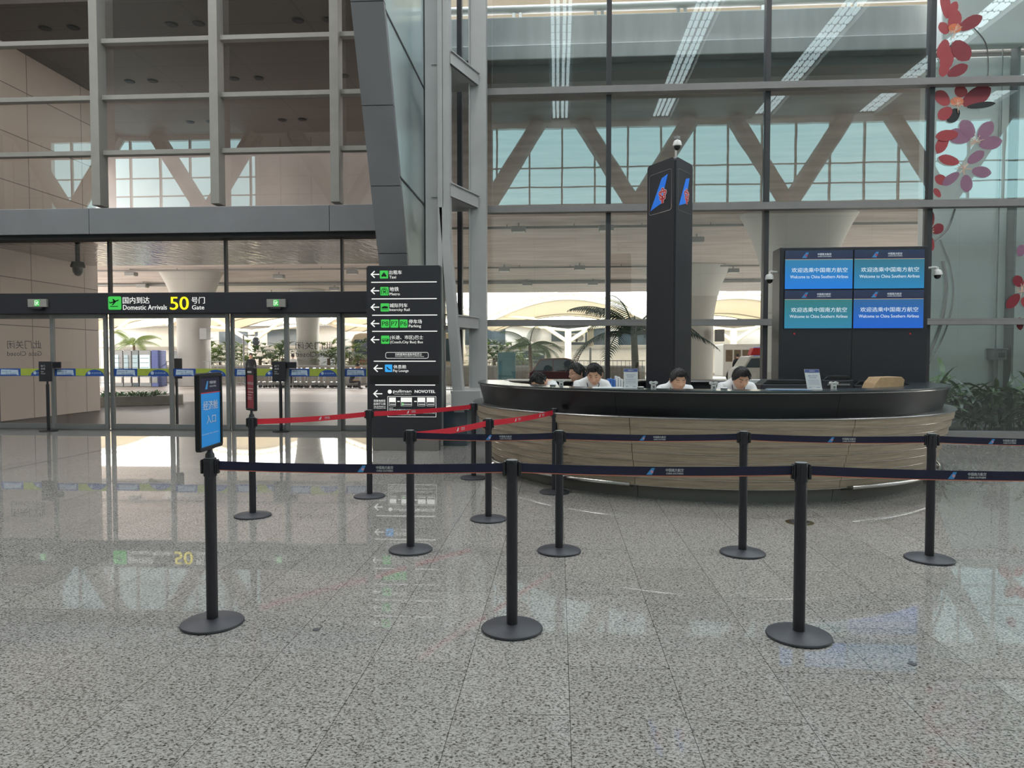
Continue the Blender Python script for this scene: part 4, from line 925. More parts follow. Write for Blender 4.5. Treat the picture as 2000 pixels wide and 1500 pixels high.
def cup(u, lab, r=2.82):
    p = onarc(u, r); root = empty('pen_holder', p, lab, 'pen holder', 'white pen holders on the counter')
    mb = MB(); mb.prism(rrect(-.025, .025, -.022, .022, .008, 3), Fr(p, (1, 0, 0), (0, 1, 0)), 0, .05); mb.build('body', M['whiteplastic'], root, bevel=.003)
    mb = MB(); mb.prism([(-.042, .055), (-.03, .048), (0, .06), (.03, .048), (.042, .055), (.044, .075), (.024, .082), (0, .074), (-.024, .082), (-.044, .075)], Fr(p, (1, 0, 0), (0, 0, 1)), -.02, .02); mb.build('top', M['whiteplastic'], root, bevel=.002)
    mb = MB(); f_ = Fr((p.x, p.y-.0225, p.z), (1, 0, 0), (0, 0, 1)); mb.fbox(f_, -.01, .01, .01, .034, 0, .002); mb.build('front_mark', M['alu'], root)
cup(1276, 'white pen holder left of the clerk beside the pillar'); cup(1394, 'white pen holder left of the clerk with dark tousled hair'); cup(1628, 'white pen holder right of the tilted notice card'); cup(1096, 'white pen holder beside the man bending down at the left end of the desk', 2.75)
for u, lab in ((1252, 'small dark puck-shaped microphone on the counter right of the upright notice card'), (1080, 'small dark puck-shaped microphone at the left end of the counter'), (1414, 'small dark puck-shaped microphone in front of the rightmost clerk')):
    p = onarc(u, 2.85); root = empty('desk_microphone', p, lab, 'microphone')
    mb = MB(); mb.lathe([(0, 0), (.03, 0), (.036, .008), (.034, .018), (.02, .024), (0, .025)], p, 20); mb.build('body', M['whiteplastic'], root, smooth=True)
    mb = MB(); mb.lathe([(.036, .009), (.038, .012), (.036, .017)], p, 20); mb.lathe([(0, .0262), (.02, .025), (.021, .023)], p, 20); mb.build('grille', M['rubber'], root, smooth=True)
def papers(u, r, w_, d_, lab, m, n=1, rz=0.0):
    p = onarc(u, r); root = None
    mb = MB(); f_ = Fr(p, (cos(rz), sin(rz), 0), (-sin(rz), cos(rz), 0))
    for k in range(n): mb.fbox(f_, -w_/2+.004*k, w_/2-.003*k, -d_/2, d_/2, .0005+k*.003, .003+k*.003)
    o = mb.build('paper_sheets', m); tag(o, lab, 'papers')
papers(1188, 2.9, .34, .2, 'loose white papers on the counter in front of the nearest seated man', M['paper'], 3, .1)
papers(1540, 2.88, .42, .21, 'blue-grey folder lying on the counter left of the tilted notice card', mat('blue_grey_folder', rgb(120, 145, 175), .4), 2, -.05)
p = onarc(1745, 2.6); root = None
mb = MB(); f_ = Fr((p.x, p.y+.1, CT-.02), (cos(.15), sin(.15), 0), (0, 0, 1)); mb.prism([(-.2, -.02), (.17, -.02), (.19, .09), (.15, .125), (-.11, .12), (-.17, .05)], f_, -.25, 0); o = mb.build('cardboard_box', M['card'], None, bevel=.003); tag(o, 'brown cardboard box lying behind the right part of the counter', 'box')
# folders in a rack (behind the man in white shirt)
for i, u in enumerate((1190, 1195, 1200, 1205, 1210, 1215)):
    q = P(u, 742, 9.2); mb = MB(); f_ = Fr((q.x, 9.2, .9), (1, 0, 0), (0, 0, 1)); h = (.335, .34, .33, .37, .36, .335)[i]
    mb.prism([(-.014, 0), (.014, 0), (.014, h-.02), (.006, h), (-.014, h)], f_, -.22, 0); o = mb.build('document_folder', M['folderblue'] if i < 3 else M['paper'], None, bevel=.003)
    tag(o, 'blue folder in the rack on the near side of the clerk' if i < 3 else 'white folder beside the blue ones in the rack', 'folder', 'folders standing in the rack, blue' if i < 3 else 'folders standing in the rack, white')
    o['label'] = ('blue document folder standing left of the upright notice card' if i < 3 else 'white document folder standing just left of the upright notice card')
xq = P(1202, 742, 9.2).x; mb = MB(); mb.box(xq-.14, xq+.14, 9.16, 9.46, 0, .9); o = mb.build('side_cabinet', M['white'], None, bevel=.008); tag(o, 'low white cabinet under the folders, behind the curved counter', 'cabinet')
# printers and monitors behind the counter
def printer(u0, u1, v0, Y, lab, m=None):
    x0_, x1_ = P(u0, 745, Y).x, P(u1, 745, Y).x; zt_ = P((u0+u1)/2, v0, Y).z; root = empty('printer', ((x0_+x1_)/2, Y, .75), lab, 'printer', 'printers behind the counter')
    mb = MB(); mb.box(x0_, x1_, Y, Y+.34, .75, zt_-.05); mb.build('body', m or M['panel_black'], root, bevel=.015)
    mb = MB(); mb.prism([(x0_+.02, zt_-.05), (x1_-.02, zt_-.05), (x1_-.06, zt_), (x0_+.08, zt_)], Fr((0, Y+.32, 0), (1, 0, 0), (0, 0, 1)), 0, .3); mb.build('lid', m or M['gloss_black'], root, bevel=.008)
    mb = MB(); mb.box(x0_+.06, x1_-.06, Y-.03, Y, zt_-.12, zt_-.10); mb.build('output_tray', M['alu'], root)
printer(1487, 1585, 742, 8.9, 'wide dark printer behind the counter between the rightmost clerk and the tilted card')
printer(1606, 1668, 734, 9.2, 'black printer behind the counter in front of the display wall')
printer(1668, 1742, 744, 9.3, 'low black machine behind the counter, left of the cardboard box')
mb = MB(); q = P(1478, 744, 9.5)
for k in range(7): mb.box(q.x-.14+.01*(k % 3), q.x+.14-.012*(k % 2), 9.4, 9.65, 1.1+k*.018, 1.114+k*.018)
o = mb.build('paper_stack', M['paper']); tag(o, 'stack of white paper trays behind the rightmost clerk', 'papers')
mb = MB(); mb.box(q.x-.2, q.x+.2, 9.36, 9.7, 0, 1.1); o = mb.build('side_cabinet', M['panel_black'], None, bevel=.008); tag(o, 'black cabinet under the paper trays', 'cabinet')
x0_ = P(1480, 745, 8.9).x; mb = MB(); mb.box(x0_, P(1745, 745, 9.0).x, 8.85, 9.68, 0, .748); o = mb.build('side_cabinet', M['panel_black'], None, bevel=.008); tag(o, 'long low cabinet carrying the printers behind the counter', 'cabinet')

# ================================================================ PEOPLE
def head_surface():
    """unit head: z up, face -y, crown at z=.125, chin at z=-.11"""
    vs, fs = [], []; n, m = 48, 40
    for i in range(m+1):
        t = pi*i/m; z = cos(t)
        for j in range(n):
            a = 2*pi*j/n; x, y = sin(t)*sin(a), -sin(t)*cos(a)
            X, Y, Zz = x*.078, y*.097, z*.118
            low = max(0, -z)
            X *= 1-.32*low**1.6; 
            if y < 0: Y *= 1-.05*low; Y -= .004*low
            else: Y *= 1-.38*low**1.2
            if z > 0: X *= 1+.03*z
            def g(cx, cz, sx_, sz_): return math.exp(-((X-cx)/sx_)**2-((Zz-cz)/sz_)**2)
            if y < -.2:
                Y -= .024*g(0, -.022, .012, .014)+.013*g(0, .002, .009, .024)     # nose
                Y -= .004*(g(-.014, -.028, .007, .008)+g(.014, -.028, .007, .008))
                Y += .011*(g(-.031, .012, .017, .012)+g(.031, .012, .017, .012))    # sockets
                Y -= .004*(g(-.03, .012, .012, .007)+g(.03, .012, .012, .007))      # lids
                Y -= .005*(g(-.03, .032, .022, .009)+g(.03, .032, .022, .009))      # brow
                Y -= .0065*g(0, -.055, .022, .006)+.006*g(0, -.068, .018, .006)     # lips
                Y += .004*g(0, -.0615, .022, .003); Y -= .006*g(0, -.098, .02, .012) # chin
                Y -= .004*(g(-.045, -.02, .018, .02)+g(.045, -.02, .018, .02))
            vs.append((X, Y, Zz))
    fs = [(i*n+j, i*n+(j+1) % n, (i+1)*n+(j+1) % n, (i+1)*n+j) for i in range(m) for j in range(n)]
    return vs, fs
HV, HF = head_surface()
def skin_body(joints, edges, root_i):
    me = bpy.data.meshes.new('b'); me.from_pydata([j[0] for j in joints], edges, []); ob = bpy.data.objects.new('b', me); COL.objects.link(ob)
    ob.modifiers.new('s', 'SKIN')
    if not me.skin_vertices: me.attributes
    for i, j in enumerate(joints):
        sv = me.skin_vertices[0].data[i]; r = j[1]; sv.radius = r if isinstance(r, tuple) else (r, r); sv.use_root = (i == root_i)
    sb = ob.modifiers.new('u', 'SUBSURF'); sb.levels = 2
    bpy.context.view_layer.update()
    m2 = bpy.data.meshes.new_from_object(ob.evaluated_get(bpy.context.evaluated_depsgraph_get()))
    vs = [v.co.copy() for v in m2.vertices]; fs = [tuple(p.vertices) for p in m2.polygons]
    bpy.data.objects.remove(ob); bpy.data.meshes.remove(me); bpy.data.meshes.remove(m2); return vs, fs
def person(loc, yaw, headrot, lab, top='shirt', lean_f=.2, head_off=(0, -.03, .0), seed=0, hairlen=1.0, stand=False, scale=1.0, arms='desk', glasses=False, trouser='trouser', hip=.5):
    """loc: hip point on the ground; body faces -Y before yaw. headrot=(pitch down, turn, tilt) degrees"""
    root = empty('person', loc, lab, 'person', rz=0); rnd = random.Random(seed)
    R = Matrix.Rotation(radians(yaw), 4, 'Z')
    hz = .92 if stand else hip
    sh = hz+.50; fy = -lean_f
    hip_ = (0, 0, hz); ch = (0, fy*.6, hz+.30); nk = (0, fy, hz+.53); nt_ = (0, fy-.02, hz+.60)
    J = [(hip_, (.16, .12)), ((0, fy*.25, hz+.14), (.135, .105)), (ch, (.155, .115)), ((0, fy*.9, hz+.46), (.12, .09)), (nk, .062), (nt_, .056)]
    E_ = [(0, 1), (1, 2), (2, 3), (3, 4), (4, 5)]
    for s_ in (-1, 1):
        b = len(J)
        J += [((s_*.165, fy*.9, hz+.45), .068)]
        if arms == 'desk': J += [((s_*.24, fy-.08, hz+.26), .05), ((s_*.20, fy-.30, hz+.30), .04), ((s_*.12, fy-.42, hz+.31), .03), ((s_*.09, fy-.48, hz+.31), .036)]
        else: J += [((s_*.23, fy*.6+.02, hz+.2), .048), ((s_*.24, fy*.3-.04, hz-.05), .038), ((s_*.24, fy*.2-.06, hz-.12), .03), ((s_*.24, fy*.2-.07, hz-.18), .034)]
        E_ += [(3, b), (b, b+1), (b+1, b+2), (b+2, b+3), (b+3, b+4)]
        b = len(J); J += [((s_*.1, 0, hz-.04), .095)]
        if stand: J += [((s_*.1, -.01, .5), .062), ((s_*.1, .02, .1), .042), ((s_*.1, -.06, .045), .04), ((s_*.1, -.16, .035), .03)]
        else: J += [((s_*.14, -.42, hz-.02), .065), ((s_*.13, -.40, .1), .042), ((s_*.13, -.47, .045), .04), ((s_*.13, -.58, .035), .03)]
        E_ += [(0, b), (b, b+1), (b+1, b+2), (b+2, b+3), (b+3, b+4)]
    vs, fs = skin_body(J, E_, 0)
    # fingers
    fb = MB()
    for s_ in (-1, 1):
        h = Vector(J[10 if s_ < 0 else 20][0]); pv = Vector(J[9 if s_ < 0 else 19][0]); d = (h-pv).normalized(); lat = Vector((0, 0, 1)).cross(d).normalized() if arms == 'desk' else Vector((0, 1, 0))
        dn = d.cross(lat)
        for k in range(4):
            o_ = h+d*.02+lat*(.018*(k-1.5)); ln = (.07, .078, .074, .06)[k]
            fb.tube([o_-d*.03, o_+d*ln*.4, o_+d*ln*.75-dn*.006*s_, o_+d*ln*.95-Vector((0, 0, .02))], [.01, .009, .008, .006], 6)
        o_ = h-d*.01-lat*.03*s_; fb.tube([o_+lat*.01*s_, o_-lat*.015*s_+d*.02, o_-lat*.02*s_+d*.045], [.011, .01, .007], 6)
    # head
    hc = Vector(nt_)+Vector((0, -.03, .105))+Vector(head_off)
    HR = Matrix.Rotation(radians(headrot[1]), 4, 'Z') @ Matrix.Rotation(radians(headrot[0]), 4, 'X') @ Matrix.Rotation(radians(headrot[2]), 4, 'Y')
    HT = Matrix.Translation(hc) @ HR @ Matrix.Scale(1.12, 4); HI = HT.inverted()
    mb = MB(); mb.add(vs, fs); mb.add(fb.v, fb.f); mb.add([HT @ Vector(v) for v in HV], HF)
    for s_ in (-1, 1):
        mb.add([HT @ Vector((s_*(.074+.006*cos(a)*0)+s_*.008*r_, .012+.018*r_*cos(a)*.8+.006, -.005+.034*r_*sin(a))) for r_ in (0.15, .7, 1) for a in [2*pi*q/14 for q in range(14)]], [(i*14+q, i*14+(q+1) % 14, (i+1)*14+(q+1) % 14, (i+1)*14+q) for i in range(2) for q in range(14)]+[tuple(range(14))])
        mb.tube([HT @ Vector((s_*.068, .012, .025)), HT @ Vector((s_*.084, .022, .018)), HT @ Vector((s_*.085, .02, -.01)), HT @ Vector((s_*.074, .012, -.032))], [.006, .008, .007, .006], 8)
    mb.tube([Vector(nk)-Vector((0, 0, .03)), (Vector(nt_)+hc)/2+Vector((0, .015, -.02)), HT @ Vector((0, .03, -.05))], [.064, .058, .052], 14)
    ob = mb.build('tmp', M['skin'], None, origin=False)
    rm = ob.modifiers.new('r', 'REMESH'); rm.mode = 'VOXEL'; rm.voxel_size = .0065
    bpy.context.view_layer.update(); m2 = bpy.data.meshes.new_from_object(ob.evaluated_get(bpy.context.evaluated_depsgraph_get())); bpy.data.objects.remove(ob)
    for m_ in list(m2.materials): pass
    m2.materials.clear()
    for mm in ('skin', 'hairskin', 'lip', trouser): m2.materials.append(M[mm])
    for p in m2.polygons:
        c = HI @ p.center; k_ = 0
        if abs(c.x) < .07 and c.y < -.05 and abs(c.z) < .12:
            ax_ = abs(c.x)
            if .014 < ax_ < .048 and .031+(ax_-.014)*.08-(ax_-.031)**2*4 < c.z < .0375+(ax_-.014)*.08-(ax_-.031)**2*5: k_ = 1
            elif .018 < ax_ < .042 and .006 < c.z < .0105: k_ = 1
            elif ax_ < .019 and -.069 < c.z < -.054: k_ = 2
        elif p.center.z < hz-.0 and not (abs(p.center.x) > .19 and arms != 'desk'): k_ = 3
        p.material_index = k_
        p.use_smooth = True
    m2.transform(R); m2.name = 'body'
    bo = bpy.data.objects.new('body', m2); COL.objects.link(bo); bo.parent = root
    # clothes: shell grown from the skin body
    ct = MB(); cv = []
    me = bpy.data.meshes.new('c'); me.from_pydata([tuple(v) for v in vs], [], fs); bmx = bmesh.new(); bmx.from_mesh(me); bmesh.ops.recalc_face_normals(bmx, faces=bmx.faces); bmx.normal_update()
    wrist = [Vector(J[9][0]), Vector(J[19][0])]
    for v in bmx.verts: cv.append(v.co+v.normal*(.016+.003*sin(v.co.z*60+v.co.x*35)))
    keepf = []
    for f in bmx.faces:
        c = f.calc_center_median()
        hand = any((c-Vector(J[i][0])).length < .055 for i in (9, 10, 19, 20)) and not stand or any((c-Vector(J[i][0])).length < .05 for i in (10, 20))
        if c.z > hz+.578 or hand: continue
        low_ = c.z < hz-.02 and (abs(c.x) < .18 or not stand) or (not stand and c.z < hz+.06 and c.y < -.1)
        if low_: continue
        keepf.append([v.index for v in f.verts])
    ct.add(cv, [tuple(f) for f in keepf]); bmx.free(); bpy.data.meshes.remove(me)
    ct.v = [tuple(R @ Vector(v)) for v in ct.v]
    ct.build('shirt' if top == 'shirt' else 'jacket', M[top], root, smooth='all', local=True)
    # collar
    co = MB(); nkv = Vector(nk)
    rows = []
    for k in range(17):
        a = -pi/2+.28+(2*pi-.56)*k/16; rows.append((nkv+Vector((.074*cos(a), .07*sin(a)-.004, -.012)), nkv+Vector((.064*cos(a), .062*sin(a)-.008, .032)), nkv+Vector((.082*cos(a), .08*sin(a)-.006, .0))))
    for k in range(16):
        co.add([rows[k][0], rows[k+1][0], rows[k+1][1], rows[k][1]], [(0, 1, 2, 3)]); co.add([rows[k][1], rows[k+1][1], rows[k+1][2], rows[k][2]], [(0, 1, 2, 3)])
    co.v = [tuple(R @ Vector(v)) for v in co.v]; co.build('collar', M['shirt'], root, smooth=True, local=True)
    if top == 'shirt':
        la = MB()
        for s_ in (-1, 1): la.tube([Vector((s_*.06, fy*.9+.0, hz+.545)), Vector((s_*.075, fy*.9-.10, hz+.47)), Vector((s_*.045, fy*.6-.145, hz+.34)), Vector((0, fy*.6-.15, hz+.24))], .005, 6)
        la.v = [tuple(R @ Vector(v)) for v in la.v]; la.build('lanyard', M['navy'], root, local=True)
    # hair
    hr = MB(); n, m = 40, 22
    ph = [rnd.uniform(0, 6) for _ in range(6)]
    for i in range(m+1):
        for j in range(n):
            a = 2*pi*j/n; fx = cos(a)  # front=+1
            tmax = 1.02+.78*(1-fx)/2*1.15+.28*max(0, sin(a)**2)*(1 if fx < .5 else .6)
            if fx > .75: tmax = .98
            t = tmax*i/m; z = cos(t); x, y = sin(t)*sin(a), -sin(t)*cos(a)
            bulge = .016*hairlen*(1-.55*(i/m)**3)+.002*sin(7*a+ph[0]+3*t)+.0015*sin(23*a+ph[1])
            low = max(0, -z); X, Y, Zz = x*.078*(1-.2*low), y*.097*(1-.3*low if y > 0 else 1), z*.118
            l_ = sqrt(x*x+y*y+z*z); hr.v.append(tuple(Vector((X+x*bulge, Y+y*bulge, Zz+z*bulge+.002))))
    hr.f = [(i*n+j, i*n+(j+1) % n, (i+1)*n+(j+1) % n, (i+1)*n+j) for i in range(m) for j in range(n)]
    # close underside
    c0 = len(hr.v); hr.v.append((0, .01, .02)); hr.f += [(m*n+j, m*n+(j+1) % n, c0) for j in range(n)]; hr.mi = [0]*len(hr.f)
    for k in range(int(420*hairlen)):
        a = rnd.uniform(0, 2*pi); t = rnd.uniform(.05, .8 if cos(a) > .2 else 1.3); z = cos(t); x, y = sin(t)*sin(a), -sin(t)*cos(a)
        b0 = Vector((x*.088, y*.107, z*.128)); fwd = Vector((rnd.uniform(-.25, .35)+.15, -.75 if cos(a) > 0 else .1, -.15-t*.5)).normalized()
        nn = Vector((x, y, z)).normalized(); tip = b0+fwd*.034*hairlen+nn*.010
        hr.tube([b0-fwd*.014, (b0+tip)/2+nn*.004, tip], [.0042, .0035, .0008], 4)
    hr.v = [tuple(R @ (HT @ Vector(v))) for v in hr.v]; hr.build('hair', M['hair'], root, smooth='all', local=True)
    if glasses:
        gm = MB()
        for s_ in (-1, 1):
            gm.tube([HT @ Vector((s_*.031+.021*cos(2*pi*k/16), -.104, .010+.016*sin(2*pi*k/16))) for k in range(17)], .0018, 5)
            gm.tube([HT @ Vector((s_*.052, -.102, .014)), HT @ Vector((s_*.08, -.04, .014)), HT @ Vector((s_*.08, .02, .01))], .002, 5)
        gm.tube([HT @ Vector((-.011, -.105, .012)), HT @ Vector((.011, -.105, .012))], .002, 5)
        gm.v = [tuple(R @ Vector(v)) for v in gm.v]; gm.build('glasses', M['rubber'], root, local=True)
    root.scale = (scale,)*3
    return root, hc, R
def seat(root_loc, zseat=.42, rz=0, lab='black office stool under the clerk'):
    x, y, _ = root_loc; s_ = empty('office_stool', (x, y, 0), lab, 'stool')
    mb = MB(); mb.lathe([(0, zseat-.07), (.17, zseat-.07), (.2, zseat-.04), (.19, zseat-.005), (0, zseat)], (x, y, 0), 28); mb.build('seat', M['rubber'], s_, smooth=True)
    mb = MB(); mb.tube([(x, y, .06), (x, y, zseat-.06)], .025, 12)
    mb.build('gas_post', M['chrome'], s_)
    for k in range(5): mb = MB(); a = 2*pi*k/5; mb.tube([(x, y, .09), (x+.22*cos(a), y+.22*sin(a), .05)], [.025, .015], 8); mb.sph((x+.22*cos(a), y+.22*sin(a), .025), .025, 8, 6); mb.build('leg', M['rubber'], s_)
def seat_person(u, vtop, Y, yaw, hrot, lab, slab, **k):
    """place so the crown of the head lands at height of photo row vtop, column u"""
    q = P(u, vtop, Y); lean_f = k.get('lean_f', .2)
    k.setdefault('hip', .5)
    # head centre offset from hip for this pose
    ho = k.get('head_off', (0, -.03, 0)); hc = Vector((0, -lean_f-.02-.03, k['hip']+.60+.105))+Vector(ho)
    R = Matrix.Rotation(radians(yaw), 3, 'Z'); hcw = R @ hc
    k['hip'] += (q.z-.152)-hc.z
    loc = (q.x-hcw.x, q.y-hcw.y, 0)
    r_ = person(loc, yaw, hrot, lab, **k); seat(loc, k['hip']-.125, lab=slab); return r_
seat_person(1161, 708, 8.75, 8, (24, -18, 0), 'man in white shirt and lanyard looking down, just left of the upright notice card', 'stool under the man looking down left of the notice card', seed=1, hairlen=.9, lean_f=.2, head_off=(0, -.10, -.12))
seat_person(1325, 719, 8.62, 4, (17, 4, 0), 'clerk in white with swept black fringe, head low behind the counter beside the pillar', 'stool under the clerk beside the pillar', seed=2, hairlen=1.2, lean_f=.22, head_off=(0, -.11, -.13))
seat_person(1447, 715, 8.62, 2, (27, 6, 0), 'clerk in white with thick tousled black hair, head bowed, rightmost of the seated people', 'stool under the rightmost clerk', seed=3, hairlen=1.3, lean_f=.22, head_off=(0, -.11, -.14))
seat_person(1127, 708, 9.75, -62, (10, 0, 0), 'man in a dark suit and glasses seen in profile facing left, behind the white-shirted man', 'stool under the man in the dark suit', seed=4, hairlen=1.0, top='suit', lean_f=.1, head_off=(0, -.08, -.15), glasses=True)
seat_person(1054, 725, 9.45, -84, (38, 25, 0), 'person in white shirt bending down at the left end of the desk', 'stool under the person bending at the left end', seed=5, hairlen=.75, lean_f=.24, head_off=(0, -.10, -.15))
# ================================================================ FLOWER DECALS ON THE GLASS (right)
FYp = GY+.02; fp = PX(FYp)
def decal(name, col, a=.85):
    m = bpy.data.materials.new(name); m.use_nodes = True; nt = m.node_tree; b = nt.nodes['Principled BSDF']
    b.inputs['Base Color'].default_value = (*col, 1); b.inputs['Roughness'].default_value = .5; b.inputs['Alpha'].default_value = a
    n = nt.nodes.new('ShaderNodeTexNoise'); n.inputs['Scale'].default_value = 2; r = nt.nodes.new('ShaderNodeValToRGB'); r.color_ramp.elements[0].color = (*[c*.8 for c in col], 1); r.color_ramp.elements[1].color = (*col, 1)
    nt.links.new(n.outputs[0], r.inputs[0]); nt.links.new(r.outputs[0], b.inputs['Base Color']); return m
D_RED = decal('red_film', rgb(176, 66, 74)); D_DRK = decal('dark_red_film', rgb(140, 40, 54)); D_PUR = decal('mauve_film', rgb(158, 110, 140), .75); D_VIN = decal('grey_vine_film', rgb(140, 142, 140), .7); D_STA = decal('stamen_film', rgb(235, 200, 180), .95); D_OR = decal('orange_film', rgb(220, 120, 80), .9)
def petal(mb, u0, v0, u1, v1, w_, c):
    """petal from base (u0,v0) to tip (u1,v1), width w_ (photo px)"""
    dx, dy = u1-u0, v1-v0; L_ = sqrt(dx*dx+dy*dy); nx, ny = -dy/L_, dx/L_
    prof = [(0, .12), (.12, .32), (.3, .44), (.5, .5), (.7, .47), (.85, .34), (.95, .16), (1, .0)]
    pts = [(u0+dx*t+nx*w_*h, v0+dy*t+ny*w_*h) for t, h in prof]+[(u0+dx*t-nx*w_*h, v0+dy*t-ny*w_*h) for t, h in prof[::-1][1:]]
    q = [fp.p(a, b, c) for a, b in pts]; n = len(q)
    mb.add(q+[p+Vector((0, -.0015, 0)) for p in q], [tuple(range(n)), tuple(range(n, 2*n))]+[(i, (i+1) % n, n+(i+1) % n, n+i) for i in range(n)])
flowers = [
 ('large red blossom film on the glass at the top, with orange stamens', (1864, 62), [(1850, 36, 1842, -24, 20, 0), (1853, 34, 1868, 3, 18, 0), (1858, 62, 1870, 20, 26, 0), (1872, 58, 1918, 32, 24, 1), (1862, 82, 1892, 118, 36, 1), (1850, 66, 1836, 44, 20, 0), (1848, 78, 1836, 118, 24, 0), (1856, 92, 1842, 140, 26, 0), (1850, 148, 1890, 128, 22, 1), (1838, 150, 1848, 122, 20, 0)], D_RED),
 ('red blossom film on the glass just below the upper transom', (1868, 205), [(1852, 205, 1828, 178, 26, 0), (1858, 212, 1832, 232, 24, 0), (1880, 205, 1935, 172, 34, 1), (1872, 190, 1880, 168, 26, 0), (1888, 210, 1944, 202, 12, 2), (1872, 214, 1850, 238, 24, 2)], D_RED),
 ('mauve-red blossom film with pointed petals in the middle pane', (1905, 278), [(1895, 270, 1850, 262, 30, 3), (1900, 268, 1878, 235, 28, 3), (1912, 272, 1938, 238, 26, 3), (1912, 284, 1957, 275, 26, 4), (1870, 262, 1826, 268, 22, 0), (1850, 262, 1830, 300, 22, 0)], D_PUR),
 ('mauve five-petalled blossom film low in the middle pane', (1882, 330), [(1890, 318, 1922, 296, 20, 4), (1898, 334, 1936, 338, 22, 4), (1886, 342, 1888, 376, 24, 4), (1872, 338, 1840, 362, 18, 4), (1872, 318, 1832, 308, 20, 0), (1850, 358, 1826, 345, 20, 0), (1836, 385, 1824, 368, 12, 0)], D_PUR),
 ('red petals film beside the dark mullion below the lower transom', (1818, 450), [(1821, 440, 1820, 412, 9, 0), (1821, 454, 1842, 440, 20, 1), (1819, 464, 1821, 490, 9, 0)], D_RED),
 ('red and pink blossom film at the right edge of the photo', (1994, 570), [(1992, 560, 1984, 538, 20, 1), (1990, 575, 1966, 602, 20, 1), (1996, 582, 2010, 600, 18, 0), (1998, 560, 2022, 540, 20, 0), (1990, 620, 1992, 645, 14, 1), (1990, 500, 1999, 478, 18, 3)], D_RED),
]
for k, (lab, c, pets, m0) in enumerate(flowers):
    q = fp.p(*c, .0); root = empty('blossom_decal', (q.x, FYp-.01, q.z), lab, 'window decal')
    for i, (u0, v0, u1, v1, w_, ci) in enumerate(pets):
        mb = MB(); petal(mb, u0, v0, u1, v1, w_, .004+.0025*(i % 5)); mb.build('petal', (D_RED, D_DRK, M['ink'], D_PUR, decal('violet_film', rgb(126, 96, 136), .75) if False else D_PUR)[ci], root)
    mb = MB(); rnd = random.Random(k)
    for j in range(14):
        a = rnd.uniform(0, 2*pi); r_ = rnd.uniform(8, 17) if k != 4 else 6
        A, B = fp.p(c[0], c[1], .022), fp.p(c[0]+r_*cos(a), c[1]+r_*sin(a), .022); mb.tube([A, B], .006, 4)
    mb.build('stamen', D_STA, root)
    if k in (0, 1):
        mb = MB(); n = 16; pts = [fp.p(c[0]+13*cos(2*pi*j/n), c[1]-6+9*sin(2*pi*j/n), .0195) for j in range(n)]; mb.add(pts, [tuple(range(n))]); mb.build('orange_heart', D_OR, root)
def vine(pts, r, lab):
    mb = MB(); P2 = []
    for i in range(len(pts)-1):
        for t in (0, .25, .5, .75):
            p0 = pts[max(0, i-1)]; p1 = pts[i]; p2 = pts[i+1]; p3 = pts[min(len(pts)-1, i+2)]
            P2.append(tuple(.5*((2*p1[k])+(-p0[k]+p2[k])*t+(2*p0[k]-5*p1[k]+4*p2[k]-p3[k])*t*t+(-p0[k]+3*p1[k]-3*p2[k]+p3[k])*t**3) for k in (0, 1)))
    P2.append(pts[-1]); mb.tube([fp.p(u, v, .004) for u, v in P2], r, 4, sy=.3); o = mb.build('vine_decal', D_VIN); tag(o, lab, 'window decal')
vine([(1902, 55), (1925, 85), (1930, 130), (1927, 160)], .02, 'thin grey curved vine film in the top right pane')
vine([(1865, 408), (1850, 448), (1820, 475), (1812, 480)], .02, 'grey vine film curling towards the display wall top')
vine([(1836, 468), (1856, 520), (1862, 580), (1845, 650), (1812, 715)], .014, 'long grey vine film beside the right dome camera')
vine([(1841, 510), (1848, 560), (1838, 630), (1812, 700)], .035, 'broad pale vine film beside the right dome camera, the wider of two')

# ================================================================ OUTSIDE: canopy, soffit, viaduct
mb = MB(); mb.box(-16, -3.15, EY+.4, 19.3, 4.1, 4.35); o = mb.build('mirror_canopy', M['mirror']); tag(o, 'low canopy of rippled polished metal just outside the glass doors', 'canopy')
sof = empty('upper_soffit', (-8, 20, 9), 'dark panelled soffit with paired round downlights high outside the entrance', 'soffit')
mb = MB(); mb.box(-18, -3.4, EY+.3, 25.7, 9.0, 9.6); mb.build('soffit_panel', M['soffitp'], sof)
for Yd, us in ((15.7, (88, 143, 335, 388, 582, 640)), (18.8, (253, 298, 457, 505, 672)), (22.1, (371, 410, 551, 590))):
    for u in us:
        q = P(u, 700-(7.5*FPX/Yd), Yd); mb = MB(); mb.lathe([(0, 8.97), (.10, 8.97), (.13, 8.985), (.14, 9.0)], (q.x, q.y, 0), 16); mb.build('downlight', M['rubber'], sof)
# viaduct: cross-section (y, underside z)
UP = [(16.0, 8.05), (16.6, 7.9), (18, 7.45), (21, 7.08), (24, 6.85), (29, 6.65), (34, 6.45), (40, 6.1), (46, 5.75), (47, 6.3)]
def under(v):
    for i in range(len(UP)-1):
        (y0, z0), (y1, z1) = UP[i], UP[i+1]; p0, p1 = 700-(z0-1.5)*FPX/y0, 700-(z1-1.5)*FPX/y1
        if p0 <= v <= p1: t = (v-p0)/(p1-p0); return y0+(y1-y0)*t, z0+(z1-z0)*t
    return 46, 5.75
via = empty('road_viaduct', (20, 30, 5.7), 'broad concrete road viaduct passing overhead outside the hall', 'viaduct')
mb = MB(); prof = UP+[(47, 7.2), (16.2, 8.9)]
vs = []; X0_, X1_ = -3.3, 120
for x in (X0_, X1_): vs += [(x, y, z) for y, z in prof]
n = len(prof); mb.add(vs, [tuple(range(n)), tuple(range(n, 2*n))]+[(i, (i+1) % n, n+(i+1) % n, n+i) for i in range(n)])
